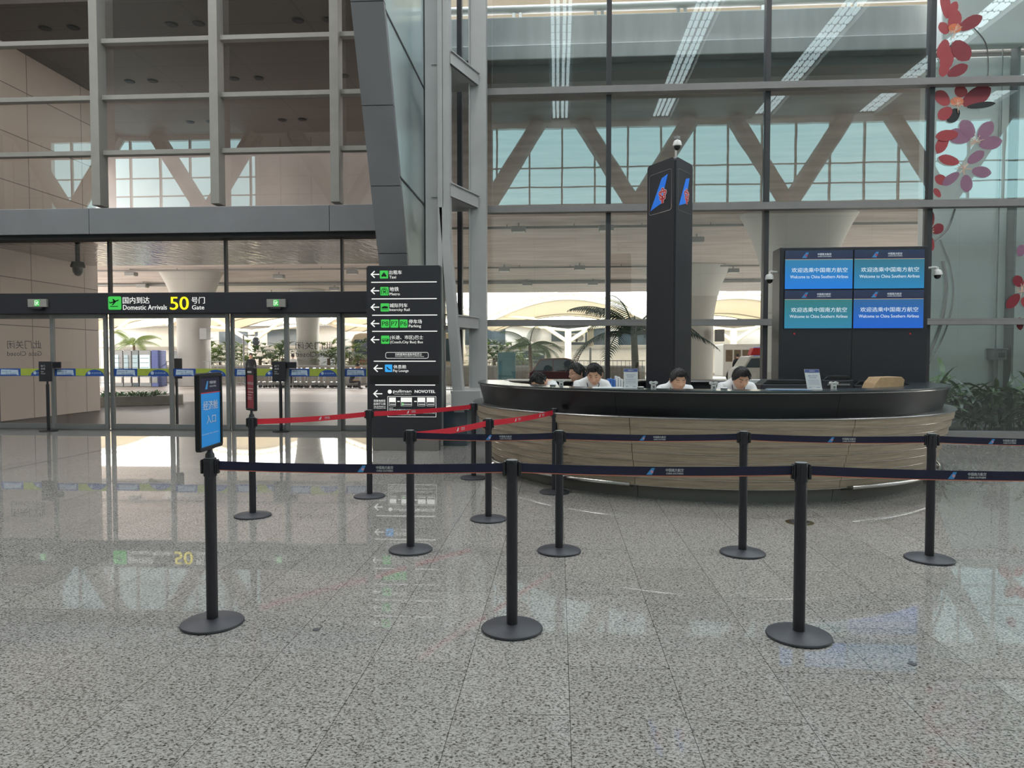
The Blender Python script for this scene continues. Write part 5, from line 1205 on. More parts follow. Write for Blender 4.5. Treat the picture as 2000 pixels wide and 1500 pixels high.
prof2 = [(max(y, 25.8), z) for y, z in UP]; prof2 = [(25.8, 6.78)]+[p for p in UP if p[0] > 26]+[(47, 7.2), (25.8, 9.4)]; vs = []
for x in (-110, X0_): vs += [(x, y, z) for y, z in prof2]
n = len(prof2); mb.add(vs, [tuple(range(n)), tuple(range(n, 2*n))]+[(i, (i+1) % n, n+(i+1) % n, n+i) for i in range(n)])
mb.build('deck', M['concrete'], via)
XPE = P(1806, 600, 15.9).x-.02
mb = MB(); mb.box(X0_, XPE, 15.75, 16.1, 8.03, 8.35); mb.box(X0_, XPE, 15.9, 16.15, 8.35, 9.02); mb.build('parapet', M['parapet'], via, bevel=.02)
mb = MB(); mb.box(X0_, 120, 16.05, 16.6, 7.85, 8.03); mb.build('drip_beam', M['soffit'], via)
mb = MB(); mb.tube([(X0_, 16.0, 9.22), (60, 16.0, 9.22)], .09, 14)
x = X0_+.5
mb.build('guard_pipe', M['white'], via, smooth=True); mb = MB()
while x < 40:
    mb.box(x-.03, x+.03, 15.96, 16.04, 9.0, 9.15); mb.box(x+.12, x+.18, 15.96, 16.04, 9.0, 9.15); mb.lathe([(.1, -.0), (.1, .3)], (x, 16, 0), 4) if False else None; x += 1.8
mb.build('pipe_bracket', M['steel'], via)
# drain pipe and lights hung under the deck
for v, r_, lab in ((444, .05, 'thin service pipe under the viaduct, nearest run with lamp boxes'), (523, .045, 'thin service pipe under the viaduct, middle run'), (553, .10, 'thicker service pipe under the viaduct, farthest run on hangers')):
    y, z = under(v-6); root = empty('service_pipe', (0, y, z), lab, 'pipe')
    mb = MB(); mb.tube([(-30 if y > 26 else -3, y, z-.12), (45, y, z-.12)], r_, 8); mb.build('pipe', M['alu'], root)
    mb = MB(); x = -28 if y > 26 else -2
    while x < 44: mb.tube([(x, y, z+.05), (x, y, z-.12)], .02, 5); mb.tube([(x, y, z+.3), (x, y, z-.12)], .012, 4); x += 1.5 if v > 550 else 2.6
    mb.build('hanger', M['alu'], root)
for i, (u, v) in enumerate(((1013, 440), (1184, 440), (985, 521), (1132, 519), (1030, 551), (1158, 551), (1361, 466), (545, 532), (688, 524), (653, 558), (256, 524), (279, 550), (1432, 527), (530, 568))):
    y, z = under(v-5); q = P(u, v, y); root = empty('deck_lamp', (q.x, y, z-.3), 'small grey lamp box hanging under the viaduct', 'lamp', 'lamp boxes under the viaduct')
    root['label'] = 'small grey lamp box hanging under the viaduct deck'
    mb = MB(); mb.box(q.x-.28, q.x+.28, y-.2, y+.2, z-.34, z-.14); mb.build('lamp_box', M['alu'], root, bevel=.03)
    mb = MB(); mb.box(q.x-.24, q.x+.24, y-.16, y+.16, z-.36, z-.34); mb.build('lens', M['whiteplastic'], root)
    mb = MB(); mb.tube([(q.x, y, z-.14), (q.x, y, z+.1)], .03, 6); mb.build('stem', M['alu'], root)
# piers with flared heads
def pier(u0, u1, utop0, utop1, vt, lab, Y=None, wall=None):
    y, z = under(vt); 
    if Y: y = Y
    x0, x1 = P(u0, 640, y).x, P(u1, 640, y).x; t0, t1 = P(utop0, vt, y).x, P(utop1, vt, y).x
    root = empty('viaduct_pier', ((x0+x1)/2, y, 0), lab, 'pier'); zc = z-3.3; mb = MB(); n = 14
    rows = [(x0, x1, 0.0)]+[(x0+(t0-x0)*(k/n)**2.2, x1+(t1-x1)*(k/n)**2.2, zc+(z-.03-zc)*k/n) for k in range(n+1)]
    prof_ = []; m_ = 28
    vs = []
    for a, b, zz in rows:
        c_, h_ = (a+b)/2, (b-a)/2; dpt = min(h_, (x1-x0)/2*1.0)
        for k in range(m_):
            t_ = 2*pi*k/m_; vs.append((c_+h_*(abs(cos(t_))**.8)*(1 if cos(t_) > 0 else -1), y+dpt+dpt*(abs(sin(t_))**.8)*(1 if sin(t_) > 0 else -1), zz))
    fs = [(i*m_+k, i*m_+(k+1) % m_, (i+1)*m_+(k+1) % m_, (i+1)*m_+k) for i in range(len(rows)-1) for k in range(m_)]+[tuple(range(m_))[::-1], tuple((len(rows)-1)*m_+k for k in range(m_))]
    mb.add(vs, fs); mb.build('shaft', M['pier'], root, smooth=True)
    if wall:
        mb = MB(); q = P(*wall, y-.1); mb.box(q.x-.2, q.x+.2, y-.12, y+.3, q.z-.3, q.z+.3); mb.build('junction_box', M['alu'], root, bevel=.01)
pier(335, 392, 296, 420, 521, 'round viaduct pier with flared head seen through the middle doors', wall=(397, 652))
pier(574, 614, 560, 628, 560, 'slender viaduct pier seen through the doors at the right, next to the mirrored notice')
pier(1290, 1403, 1262, 1440, 515, 'thick viaduct pier with flared head right behind the black pillar', wall=(1407, 655))
pier(1512, 1640, 1462, 1700, 412, 'thick viaduct pier hidden behind the display wall, only its flared head seen')
# right-hand building pier with conduit
bp_ = empty('outside_wall', (11, 15.5, 0), 'pale plastered wall outside the glass at the right, behind the plants', 'wall')
xw = P(1806, 600, 15.9).x
mb = MB(); r_ = .5
pl = [(xw+r_, 15.5)]+[(xw+r_-r_*sin(pi/2*k/6), 16.0-r_*cos(pi/2*k/6)) for k in range(7)]+[(xw, 15.88), (P(1872, 500, 15.5).x, 15.88)]
x2 = P(1968, 450, 15.9).x
mb.box(xw, x2-.01, 15.9, 16.3, 0, 7.9); mb.box(x2+.01, 22, 15.9, 16.3, 0, 7.9); mb.box(xw, x2-.01, 15.45, 15.72, 7.95, 12) ; mb.box(x2+.01, 22, 15.45, 15.72, 7.95, 12)
mb.build('wall_slab', M['palewall'], bp_, bevel=.03)
mb = MB(); mb.box(x2-.02, x2+.02, 15.64, 15.9, 0, 12); mb.build('cable_run', M['alu'], bp_)
eb = empty('junction_box', (P(1956, 692, 15.7).x, 15.7, 1.4), 'small grey electric box on a conduit on the pale wall at the far right', 'electric box')
q0, q1 = P(1943, 703, 15.6), P(1968, 683, 15.6)
mb = MB(); mb.box(q0.x, q1.x, 15.62, 15.9, q0.z, q1.z); mb.box(q0.x-.02, q1.x+.02, 15.6, 15.9, q1.z, q1.z+.03); mb.build('case', M['alu'], eb, bevel=.008)
mb = MB(); mb.box(q0.x+.09, q1.x-.04, 15.61, 15.62, q0.z+.05, q1.z-.06); mb.build('window', M['darkglass'], eb)
mb = MB(); mb.tube([((q0.x+q1.x)/2-.03, 15.75, q0.z), ((q0.x+q1.x)/2-.03, 15.75, .05)], .05, 10); mb.tube([((q0.x+q1.x)/2, 15.8, q1.z), ((q0.x+q1.x)/2, 15.8, 8)], .015, 6); mb.build('conduit', M['alu'], eb)
# stone wall at the left outside
sw = MB(); xs0 = -13.15
sw.box(-13.6, xs0, EY+.15, 19.6, 0, 9.0); o = sw.build('stone_wall', M['stonewall'], origin=True); tag(o, 'beige stone clad side wall outside the doors at the far left', 'wall')
# black outdoor camera
q = P(152, 520, 16.5); root = empty('outdoor_camera', (q.x, 16.5, q.z), 'black dome camera hanging from the mirror canopy outside, upper left', 'camera')
mb = MB(); mb.lathe([(0, .12), (.13, .1), (.16, 0), (.15, -.03), (0, -.03)], (q.x, 16.5, q.z), 20); mb.build('housing', M['rubber'], root, smooth=True)
mb = MB(); mb.lathe([(0, -.02), (.12, -.03), (.11, -.14), (.06, -.22), (0, -.24)], (q.x, 16.5, q.z), 20); mb.build('lens_dome', M['gloss_black'], root, smooth=True)
mb = MB(); mb.tube([(q.x, 16.5, q.z+.1), (q.x, 16.5, 4.1)], .05, 10); mb.build('stem', M['rubber'], root)

# ================================================================ PLANTS
def blade(mb, b, az, L_, w_, elev, droop, segs=6, tw=0.0):
    d = Vector((cos(az), sin(az), 0)); side = Vector((-sin(az), cos(az), 0)); p = Vector(b); e = elev; pts = []
    for i in range(segs+1):
        t = i/segs; ww = w_*(.35+1.3*t if t < .4 else .87*(1-((t-.4)/.6)**1.6)+.0)*.9
        s2 = (side*cos(tw*t)+Vector((0, 0, 1))*sin(tw*t))
        pts.append((p-s2*ww/2, p+Vector((0, 0, -.12*ww)), p+s2*ww/2)); p = p+(d*cos(e)+Vector((0, 0, 1))*sin(e))*(L_/segs); e -= droop/segs
    n = len(mb.v)
    for a in pts: mb.v += [tuple(x) for x in a]
    for i in range(segs):
        for k in (0, 1): mb.f.append((n+i*3+k, n+i*3+k+1, n+(i+1)*3+k+1, n+(i+1)*3+k)); mb.mi.append(0)
def bush(c, h, n, rnd, lab, cat='plant', grp=None, m='leaf', name='leafy_plant', wide=.05, spread=1.0):
    root = empty(name, c, lab, cat, grp); mb = MB(); st = MB(); ns = max(2, n//14)
    for k in range(ns):
        a = rnd.uniform(0, 2*pi); r_ = rnd.uniform(0, .22)*spread; hh = h*rnd.uniform(.35, .75); b = Vector(c)+Vector((r_*cos(a), r_*sin(a), 0)); tp = b+Vector((.15*cos(a)*spread, .15*sin(a)*spread, hh)); st.tube([b, tp], [.014, .01], 5)
        for q in range(n//ns):
            t = rnd.uniform(.25, 1); blade(mb, b+(tp-b)*t, rnd.uniform(0, 2*pi), h*rnd.uniform(.32, .6), wide*rnd.uniform(.8, 1.5), rnd.uniform(.2, 1.25), rnd.uniform(.5, 1.9), 5, rnd.uniform(-1, 1))
    mb.build('foliage', M[m], root); st.build('stem', M['bark'], root)
rnd = random.Random(11)
i = 0
for (x, y, h, n, m) in [(7.0, 14.75, 1.35, 70, 'leaf'), (7.45, 14.7, 1.15, 80, 'leaf_dark'), (7.75, 14.8, 1.5, 90, 'leaf'), (8.1, 14.65, 1.1, 90, 'leaf_dark'), (8.45, 14.78, 1.3, 90, 'leaf'), (8.8, 14.6, 1.1, 90, 'leaf_dark'), (9.15, 14.78, 1.35, 80, 'leaf'), (9.55, 14.7, 1.2, 80, 'leaf_dark'), (9.95, 14.78, 1.45, 80, 'leaf'), (10.4, 14.7, 1.2, 60, 'leaf_dark')]:
    bush((x, y, 0), h, n, rnd, 'strap-leaved plant in the bed behind the glass, right of the desk', grp='plants behind the glass right of the desk', m=m, wide=.11)
for k in range(15):
    x = -1.3+k*.53; bush((x, 14.9+rnd.uniform(-.2, .25), 0), rnd.uniform(.95, 1.2), 40, rnd, 'low strap-leaved plant in the bed behind the desk', grp='plants behind the glass beyond the desk', m='leaf' if k % 2 else 'leaf_dark', wide=.07)
mb = MB(); mb.box(-2.5, 36, 14.25, 15.45, -.01, .06); o = mb.build('planting_bed', mat('dark_soil', rgb(60, 52, 44), .95, var=.3, scale=8)); tag(o, 'long soil bed along the outside of the right glass wall', 'plant bed')
def frond(mb, b, az, L_, elev, droop, rnd, leaf=.35, n=16):
    d = Vector((cos(az), sin(az), 0)); side = Vector((-sin(az), cos(az), 0)); p = Vector(b); e = elev; pts = [p.copy()]
    for i in range(n):
        p = p+(d*cos(e)+Vector((0, 0, 1))*sin(e))*(L_/n); e -= droop/n; pts.append(p.copy())
        t = (i+1)/n
        if t > .15:
            ll = leaf*(sin(pi*min(1, t*.85+.1))**.6)
            for s_ in (-1, 1):
                for q in (0, .5):
                    p2 = p-(pts[-1]-pts[-2])*q; dd = (side*s_*.8+d*.5+Vector((0, 0, -.35))).normalized(); w_ = (pts[-1]-pts[-2]).normalized()*.018*L_/2
                    a_ = p2-w_; b_ = p2+w_; mid = p2+dd*ll*.55; tip = p2+dd*ll+Vector((0, 0, -.22*ll))
                    mb.add([a_, b_, mid+w_*.9, tip, mid-w_*.9], [(0, 1, 2, 4), (4, 2, 3)])
    mb.tube(pts, [.022*(1-.8*i/n)+.004 for i in range(len(pts))], 5)
def palm(c, ht, n, L_, lab, m='leaf_dark', grp=None, leaf=.35, elev=(.2, 1.3), rnd=rnd, droop=(1.1, 2.0)):
    root = empty('palm', c, lab, 'palm', grp); mb = MB(); mb.tube([c, (c[0]+.05, c[1], ht*.5), (c[0], c[1], ht)], [.12, .1, .08], 8); mb.build('trunk', M['bark'], root)
    mb = MB()
    for k in range(n): frond(mb, (c[0], c[1], ht), 2*pi*k/n+rnd.uniform(-.2, .2), L_*rnd.uniform(.75, 1.1), rnd.uniform(*elev), rnd.uniform(*droop), rnd, leaf)
    mb.build('fronds', M[m], root)
q = P(1238, 690, 18.5); palm((q.x, 18.5, 0), 2.1, 16, 2.2, 'dark feathery palm close behind the glass, left of the black pillar', leaf=.42)
q = P(1035, 700, 34); palm((q.x, 34, 0), 2.1, 13, 1.9, 'small bright palm far outside, above the parked red car', 'leaf', leaf=.5)
q = P(262, 700, 46); palm((q.x, 46, 0), 2.4, 14, 2.0, 'palm outside above the vending machines', 'leaf_pale', leaf=.5)
hedge = [(402, 0), (430, 1), (452, 0), (480, 1), (508, 0), (532, 1), (552, 0), (642, 1), (662, 0), (684, 1), (700, 0), (412, 1), (965, 0), (985, 1), (1005, 0), (1022, 1), (944, 1)]
for k, (u, j) in enumerate(hedge):
    Y = 43+(k % 3)*1.2; q = P(u, 700, Y); root = empty('fan_palm_shrub', (q.x, Y, 0), 'fan-leaved green shrub in the row beyond the road, seen through the doors' if u < 900 else 'fan-leaved green shrub far outside, left of the small palm', 'shrub', 'shrubs beyond the road, left' if u < 900 else 'shrubs beyond the road, right')
    mb = MB(); st = MB(); st.tube([(q.x, Y, 0), (q.x, Y, 1.5)], .1, 6); st.build('trunk', M['bark'], root)
    for f_ in range(34):
        a = rnd.uniform(0, 2*pi); e = rnd.uniform(-.2, 1.3); b = Vector((q.x, Y, 1.2+rnd.uniform(-.4, .7))); L_ = rnd.uniform(.7, 1.3); c2 = b+Vector((cos(a)*cos(e), sin(a)*cos(e), sin(e)))*L_*.6
        for s_ in range(7):
            a2 = a+(s_-3)*.32; blade(mb, c2, a2, .75, .10, e*.6+.1, 1.1, 3)
    mb.build('foliage', M['leaf_pale'] if j else M['leaf'], root)
# planter island with kerb beyond the doors
isl = empty('planter_island', (P(230, 790, 21.5).x, 21.5, 0), 'stone-kerbed island with low green planting on the drop-off lane', 'planter')
xa_, xb_ = P(160, 790, 21).x, P(296, 790, 21).x
mb = MB(); pl = [(xa_, 20.6), (xb_-1.2, 21.6), (xb_-.1, 22.3), (xb_, 22.8), (xb_-.3, 23.4), (xa_, 24.2)]
mb.prism(pl, Fr((0, 0, 0), (1, 0, 0), (0, 1, 0)), -.02, .3); mb.build('kerb', M['kerb'], isl, bevel=.03)
mb = MB()
for k in range(420):
    t = rnd.random(); x = xa_+.2+(xb_-xa_-.7)*t; y = 20.9+t*1.0+rnd.random()*(1.8-t*.9); blade(mb, (x, y, .28), rnd.uniform(0, 6.28), rnd.uniform(.16, .3), .06, rnd.uniform(.4, 1.4), 1.4, 3)
o = mb.build('ground_cover', M['leaf'], isl); o['kind'] = 'stuff'

# ================================================================ OUTSIDE: street things
# vending machines
for k, (u0, u1, lab) in enumerate(((219, 240, 'vending machine, leftmost of the row outside the doors'), (241, 257, 'narrow vending machine, second from the left in the row'), (258, 271, 'plain grey vending machine in the middle of the row'), (272, 295, 'vending machine with the brightest lit window in the row'), (296, 309, 'purple advertising cabinet at the right end of the vending machines'))):
    Y = 36.5; x0, x1 = P(u0, 720, Y).x, P(u1, 720, Y).x; zt = P(u0, 684, Y).z; root = empty('vending_machine', ((x0+x1)/2, Y, 0), lab, 'vending machine', 'vending machines')
    mb = MB(); mb.box(x0, x1, Y, Y+.8, 0, zt); mb.build('cabinet', M['printblue'] if k == 4 else M['darkglass'] if k == 2 else M['alu'], root, bevel=.02)
    w_ = x1-x0
    if k < 4:
        mb = MB(); mb.box(x0+w_*(.12 if k != 3 else .08), x1-w_*(.4 if k < 2 else .1), Y-.03, Y, .75, zt-.25); mb.build('lit_window', glow('machine_light_%d' % k, rgb(205, 235, 240), .9 if k in (0, 3) else .35), root)
        mb = MB()
        for zz in (1.0, 1.25, 1.5): mb.box(x0+w_*.1, x1-w_*.15, Y-.035, Y-.03, zz, zz+.03)
        mb.build('shelf', M['darkglass'], root)
    mb = MB(); mb.box(x0+w_*.1, x1-w_*.1, Y-.04, Y, .2, .5); mb.build('pickup_flap', M['white' if k != 4 else 'alu'], root)
# low wall and railing
for (u0, u1, Y, lab) in ((310, 720, 41.4, 'low grey wall across the road beyond the luggage trolleys'), (868, 1260, 40, 'low grey wall beyond the parked cars, seen above the left of the desk')):
    x0, x1 = P(u0, 720, Y).x, P(u1, 720, Y).x; root = empty('roadside_wall', ((x0+x1)/2, Y, 0), lab, 'wall')
    mb = MB(); mb.box(x0, x1, Y, Y+.3, 0, 1.0); mb.build('wall', M['kerb'], root); mb = MB(); mb.box(x0, x1, Y-.05, Y+.35, 1.0, 1.1); mb.build('coping', M['pier'], root)
for (u0, u1, Y, zt_, lab) in ((165, 218, 37, 2.1, 'dark metal railing left of the vending machines'), (310, 500, 37.6, 1.35, 'thin metal railing in front of the low wall'), (870, 905, 30, 1.4, 'pale metal railing behind the steel column'), (955, 1260, 38, 1.4, 'pale metal railing beyond the planting bed')):
    x0, x1 = P(u0, 720, Y).x, P(u1, 720, Y).x; root = empty('railing', ((x0+x1)/2, Y, 0), lab, 'railing')
    mb = MB(); mb.box(x0, x1, Y-.02, Y+.02, zt_-.04, zt_); mb.box(x0, x1, Y-.02, Y+.02, .15, .19); mb.build('rail', M['alu'], root); mb = MB(); x = x0
    while x < x1: mb.box(x, x+.025, Y-.012, Y+.012, 0, zt_); x += .22
    mb.build('bars', M['alu'], root)
# luggage trolleys
def trolley():
    r = empty('luggage_trolley')
    mb = MB()
    for s_ in (-.25, .25):
        mb.tube([(.45, s_, .14), (-.4, s_, .2), (-.46, s_, 1.0)], .026, 6)
        mb.tube([(.45, s_, .14), (.5, s_, .3)], .015, 6)
    mb.tube([(-.46, -.28, 1.0), (-.46, .28, 1.0)], .02, 6); mb.tube([(.5, -.25, .3), (.5, .25, .3)], .015, 6); mb.build('frame', M['alu'], r, local=True)
    mb = MB()
    for y in (-.2, -.1, 0, .1, .2): mb.tube([(.45, y, .16), (-.4, y, .22)], .016, 5)
    for x in (.3, 0, -.3): mb.tube([(x, -.25, .17), (x, .25, .17)], .016, 5)
    mb.build('deck', M['alu'], r, local=True)
    mb = MB()
    for z in (.75, .85, .95): mb.tube([(-.44, -.22, z), (-.2, -.2, z), (-.2, .2, z), (-.44, .22, z)], .008, 5)
    mb.build('basket', M['alu'], r, local=True)
    for (x, y) in ((.42, -.2), (.42, .2), (-.36, 0)): mb = MB(); mb.tube([(x, y-.02, .065), (x, y+.02, .065)], .065, 12); mb.build('wheel', M['rubber'], r, local=True)
    mb = MB(); mb.box(-.49, -.46, -.2, .2, .86, 1.0); mb.build('handle_panel', M['band_blue'], r, local=True)
    return r
tp = trolley(); u_ = 512
for k in range(18):
    o = tp if k == 0 else copy_tree(tp); q = P(u_+k*11.8, 740, 35.5); o.location = (q.x, 35.5+.1*sin(k*2), 0); o.rotation_euler = (0, 0, radians(188+6*sin(k*1.7))); tag(o, 'steel luggage trolley in the nested row outside the right-hand doors', 'luggage trolley', 'row of luggage trolleys')
# vehicles
def vehicle(name, prof, wins, Y, W_, m, lab, cat, wheels, extra=None, wm='darkglass'):
    xs = [p[0] for p in prof]; root = empty(name, ((min(xs)+max(xs))/2, Y, 0), lab, cat); f_ = Fr((0, Y, 0), (1, 0, 0), (0, 0, 1))
    mb = MB(); mb.prism(prof, f_, -W_, 0); mb.build('body', m, root, bevel=.06)
    for w_ in wins: mb = MB(); mb.prism(w_, f_, 0.0, .02); mb.build('window', M[wm], root)
    for x, r_ in wheels:
        mb = MB(); mb.tube([(x, Y-.03, r_), (x, Y+.22, r_)], r_, 20); wh = mb.build('wheel', M['rubber'], root); mb = MB(); mb.tube([(x, Y-.04, r_), (x, Y-.02, r_)], r_*.55, 14); mb.build('hub', M['chrome'], wh)
    return root
Y = 40.9; xl, xr = P(1036, 730, Y).x, P(1142, 730, Y).x; L_ = xr-xl
def px_(a, z): return (xl+L_*a, z)
Y = 30; xl, xr = P(1032, 730, Y).x, P(1150, 730, Y).x; L_ = xr-xl
vehicle('car', [px_(0, .35), px_(0, .85), px_(.06, .98), px_(.17, 1.42), px_(.22, 1.5), px_(.62, 1.52), px_(.72, 1.46), px_(.84, 1.0), px_(.98, .9), px_(1, .8), px_(1, .35)],
        [[px_(.09, .98), px_(.19, 1.38), px_(.24, 1.43), px_(.40, 1.44), px_(.40, .98)], [px_(.42, .98), px_(.42, 1.44), px_(.61, 1.45), px_(.69, 1.4), px_(.78, 1.0)]], Y, 1.75, M['redcar'], 'dark red car parked outside, above the heads at the left of the desk', 'car', [(xl+L_*.19, .33), (xl+L_*.8, .33)])
Y = 47.5; xl, xr = P(686, 690, Y).x, P(905, 690, Y).x; L_ = xr-xl; zt = P(790, 650, Y).z
vehicle('coach', [px_(0, .4), px_(0, zt-.5), px_(.03, zt-.1), px_(.08, zt), px_(.9, zt), px_(.96, zt-.25), px_(1, 1.4), px_(1, .4)],
        [[px_(a, 1.55), px_(a, zt-.45), px_(a+.13, zt-.45), px_(a+.13, 1.55)] for a in (.03, .19, .35, .51, .67)]+[[px_(.84, 1.3), px_(.84, zt-.4), px_(.93, zt-.4), px_(.98, 1.4)]], Y, 2.4, M['tanbus'], 'tan coach parked beyond the road, partly hidden by the totem', 'coach', [(xl+L_*.18, .45), (xl+L_*.8, .45)])
q = P(700, 705, Y); mb = MB(); mb.text('空港巴士', Fr((0, Y-.02, 0), (1, 0, 0), (0, 0, 1)), xl+L_*.03, xl+L_*.16, .95, 1.4, c=.04, bold=.03); o = mb.build('red_lettering', M['redpaint'], [c for c in COL.objects if c.name.startswith('coach')][0])
Y = 44; xl, xr = P(1412, 720, Y).x, P(1520, 720, Y).x; L_ = xr-xl; zt = P(1450, 672, Y).z
sh = vehicle('coach', [px_(0, .4), px_(0, zt), px_(1, zt), px_(1, .4)], [[px_(a, 1.3), px_(a, zt-.35), px_(a+.12, zt-.35), px_(a+.12, 1.3)] for a in (.05, .2, .35)], Y, 2.4, M['whitebus'], 'white bus with brown doors seen between the thick pier and the display wall', 'bus', [(xl+L_*.2, .45), (xl+L_*.8, .45)], wm='bark')
mb = MB(); mb.box(xl+L_*.55, xl+L_*.78, Y-.05, Y, 1.6, zt-.2); mb.build('blue_panel', M['finlogo'], sh)
Y = 30; xl, xr = P(1440, 740, Y).x, P(1540, 740, Y).x; L_ = xr-xl
vehicle('car', [px_(0, .35), px_(0, .95), px_(.05, 1.05), px_(.12, 1.15), px_(.25, 1.6), px_(.75, 1.62), px_(.88, 1.1), px_(1, 1.0), px_(1, .35)], [[px_(.16, 1.12), px_(.27, 1.5), px_(.5, 1.52), px_(.5, 1.12)]], Y, 1.7, M['whitebus'], 'white car with a red roof box, seen behind the rightmost clerk', 'car', [(xl+L_*.2, .33), (xl+L_*.8, .33)])
xq = xl+L_*.32; mb = MB(); mb.prism([(xq, 1.63), (xq+1.0, 1.63), (xq+.85, 1.95), (xq+.12, 1.95)], Fr((0, Y+.5, 0), (1, 0, 0), (0, 0, 1)), -.6, 0); o = mb.build('roof_box', M['redpaint'], None, bevel=.04); tag(o, 'red box on the roof of the white car', 'roof box')

# ---------------------------------------------------------------- opposite building with arched membrane roof
ob_ = empty('transport_centre', (10, 72, 0), 'long white building across the road under an arched cream membrane roof', 'building')
mb = MB(); mb.box(-70, 90, 74, 86, 0, 5.0); mb.build('wall', M['white'], ob_)
mb = MB(); mb.box(-70, 90, 73.4, 74, 2.5, 2.75); mb.box(-70, 90, 73.2, 74, 4.9, 5.2); mb.build('ledge', M['pier'], ob_)
x = -68
while x < 88:
    mb = MB(); mb.box(x, x+3.0, 73.9, 74, .5, 2.3) if int(x) % 3 else mb.box(x, x+4.2, 73.9, 74, 2.9, 4.6); mb.build('window', M['darkglass'], ob_); x += 5.3
q = P(1113, 650, 74); mb = MB(); mb.box(q.x-1.9, q.x+2.2, 73.7, 74, q.z-.9, q.z+1.3); mb.build('window', M['darkglass'], ob_)
for u in (1119, 1133):
    q = P(u, 660, 73.5); root = empty('air_conditioner', (q.x, 73.3, q.z-.5), 'white air conditioner unit on the building across the road', 'air conditioner', 'air conditioners on the building across')
    mb = MB(); mb.box(q.x-.5, q.x+.5, 73.1, 73.5, q.z-.45, q.z+.45); mb.build('case', M['whiteplastic'], root, bevel=.03)
    mb = MB(); mb.tube([(q.x, 73.06, q.z), (q.x, 73.1, q.z)], .34, 20); mb.build('fan_grille', M['alu'], root)
YA = 60.0; span = 321*YA/FPX
for k in range(-4, 5):
    cx = P(1110, 600, YA).x+k*span; nm = ('centre-left' if k == 0 else '')
    root = empty('roof_arch', (cx, YA, 4), 'white steel roof arch with cream membrane over the building across the road', 'roof', 'arched membrane roof bays')
    zt_, ze = 6.95, 5.0
    def arch(y, z0, z1, w_, n=20): return [(cx-w_+2*w_*i/n, y, z0+(z1-z0)*sin(pi*i/n)**.9) for i in range(n+1)]
    a1, a2 = arch(YA, ze-.1, zt_, span*.5), arch(YA, ze-.55, zt_-.42, span*.5)
    mb = MB(); mb.tube(a1, .13, 8); mb.tube(a2, .16, 8)
    for i in range(0, 20): mb.tube([a1[i], a2[i]], .06, 5); mb.tube([a2[i], a1[i+1]], .05, 5)
    mb.build('truss', M['truss'], root)
    mb = MB(); b1, b2 = arch(YA+.2, ze-.55, zt_-.5, span*.5), arch(YA+12, ze-.7, zt_-1.1, span*.5); mid = arch(YA+6, ze-.9, zt_-1.3, span*.5); nn = 20
    mb.add(b1+mid+b2, [(r_*21+i, r_*21+i+1, (r_+1)*21+i+1, (r_+1)*21+i) for r_ in (0, 1) for i in range(nn)])
    o = mb.build('membrane', M['membrane'], root, smooth='all'); sdm = o.modifiers.new('t', 'SOLIDIFY'); sdm.thickness = .03
    mb = MB()
    for y, dz_ in ((YA+6, -.3), (YA+12, 0)):
        c1 = [(p[0], y, p[2]+dz_*0) for p in (mid if y < YA+8 else b2)]; mb.tube(c1, .12, 6)
    mb.build('purlin', M['truss'], root)
    mb = MB(); mb.tube([(cx, YA+1, 0), (cx, YA+1, 3.9)], .28, 12)
    for s_ in (-1, 1):
        mb.tube([(cx, YA+1, 2.9), (cx+s_*span*.22, YA+.6, 4.9)], .16, 8); mb.tube([(cx, YA+1, 3.9), (cx+s_*span*.5, YA+.3, ze-.4)], .12, 8); mb.tube([(cx+s_*span*.22, YA+.6, 4.9), (cx+s_*span*.4, YA+.4, ze+.1)], .1, 8)
    mb.build('branching_column', M['cream'], root)
# high roof beyond the viaduct, seen at the very top
hr_ = empty('high_roof', (10, 70, 20), 'huge cream roof rising beyond the viaduct at the top of the photo', 'roof')
mb = MB(); n = 24; vs = []
for i in range(n+1):
    x = -60+150*i/n; zc_ = 38+3*sin(i*.9)
    for (y, dz_) in ((50, 0), (75, 2), (110, 3)): vs.append((x, y, zc_+dz_))
mb.add(vs, [(i*3+k, (i+1)*3+k, (i+1)*3+k+1, i*3+k+1) for i in range(n) for k in (0, 1)]); o = mb.build('membrane', M['roofcream'], hr_, smooth='all'); sdm = o.modifiers.new('t', 'SOLIDIFY'); sdm.thickness = .05
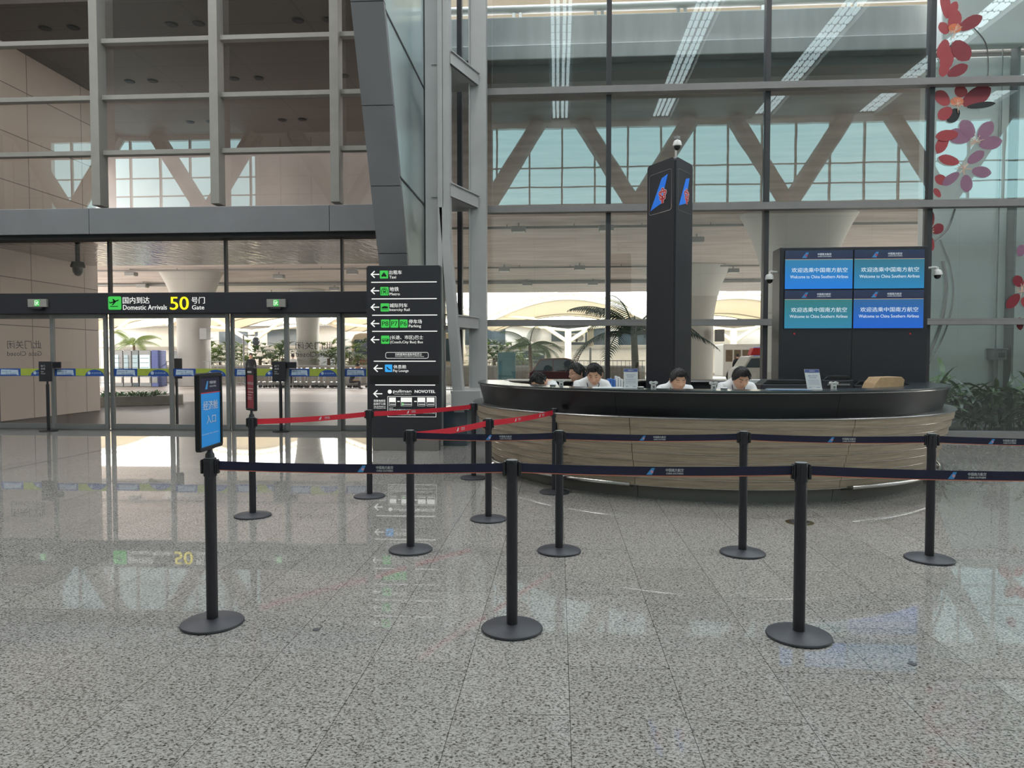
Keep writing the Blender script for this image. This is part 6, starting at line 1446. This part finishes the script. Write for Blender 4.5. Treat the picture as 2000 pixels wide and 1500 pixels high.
# street lamp, kiosk sign, traffic post
q = P(476, 700, 41); root = empty('street_lamp', (q.x, 41, 0), 'grey street lamp between the shrubs, seen through the doors', 'lamp')
mb = MB(); zt = P(476, 655, 41).z; mb.tube([(q.x, 41, 0), (q.x, 41, zt), (q.x+.7, 41, zt)], .05, 8); mb.build('pole', M['alu'], root); mb = MB(); mb.sph((q.x+.75, 41, zt-.35), .22, 12, 8, (1, 1, 1.2)); mb.build('lantern', M['darkglass'], root)
q = P(1153, 700, 33); root = empty('lantern_post', (q.x, 33, 0), 'tall post with a cream box lantern left of the black pillar', 'lamp')
mb = MB(); mb.tube([(q.x, 33, 0), (q.x, 33, 2.0)], .05, 8); mb.build('pole', M['alu'], root); z0_, z1_ = P(1153, 676, 33).z, P(1153, 650, 33).z
mb = MB(); mb.box(q.x-.14, q.x+.14, 32.86, 33.14, z0_, z1_+.2); mb.build('lantern', M['cream'], root, bevel=.02)
# teal poster case outside behind the column
q = P(990, 715, 24); root = empty('poster_stand', (q.x, 24, 0), 'pale teal poster stand outside, just right of the steel column', 'poster')
x0, x1 = P(972, 715, 24).x, P(1007, 715, 24).x; z0_, z1_ = P(990, 742, 24).z, P(990, 688, 24).z
mb = MB(); mb.box(x0, x1, 24, 24.12, z0_-.1, z1_); mb.build('case', mat('teal_print', rgb(120, 165, 165), .4, var=.15, scale=3), root, bevel=.01); mb = MB(); mb.box(x0, x0+.06, 24, 24.12, 0, z0_); mb.box(x1-.06, x1, 24, 24.12, 0, z0_); mb.build('leg', M['alu'], root)
# people outside
r_, hc, R = person((P(492, 720, 37).x, 36.9, 0), 20, (5, 0, 0), 'person in dark clothes standing by the trolleys outside, behind the red notice', top='suit', stand=True, seed=9, lean_f=.02, arms='side')
r_, hc, R = person((P(1440, 745, 42).x, 42, 0), 160, (5, 0, 0), 'person in dark clothes outside by the white bus', top='suit', stand=True, seed=10, lean_f=.02, arms='side')
r_, hc, R = person((P(685, 755, 34).x, 34, 0), 100, (20, 0, 0), 'person in dark clothes crouching by the trolleys left of the totem', top='suit', seed=12, lean_f=.25, hip=.42)
r_, hc, R = person((P(562, 720, 39.7).x, 40.5, 0), 200, (5, 0, 0), 'person in white shirt walking beyond the low wall outside', top='shirt', stand=True, seed=13, lean_f=.02, arms='side')
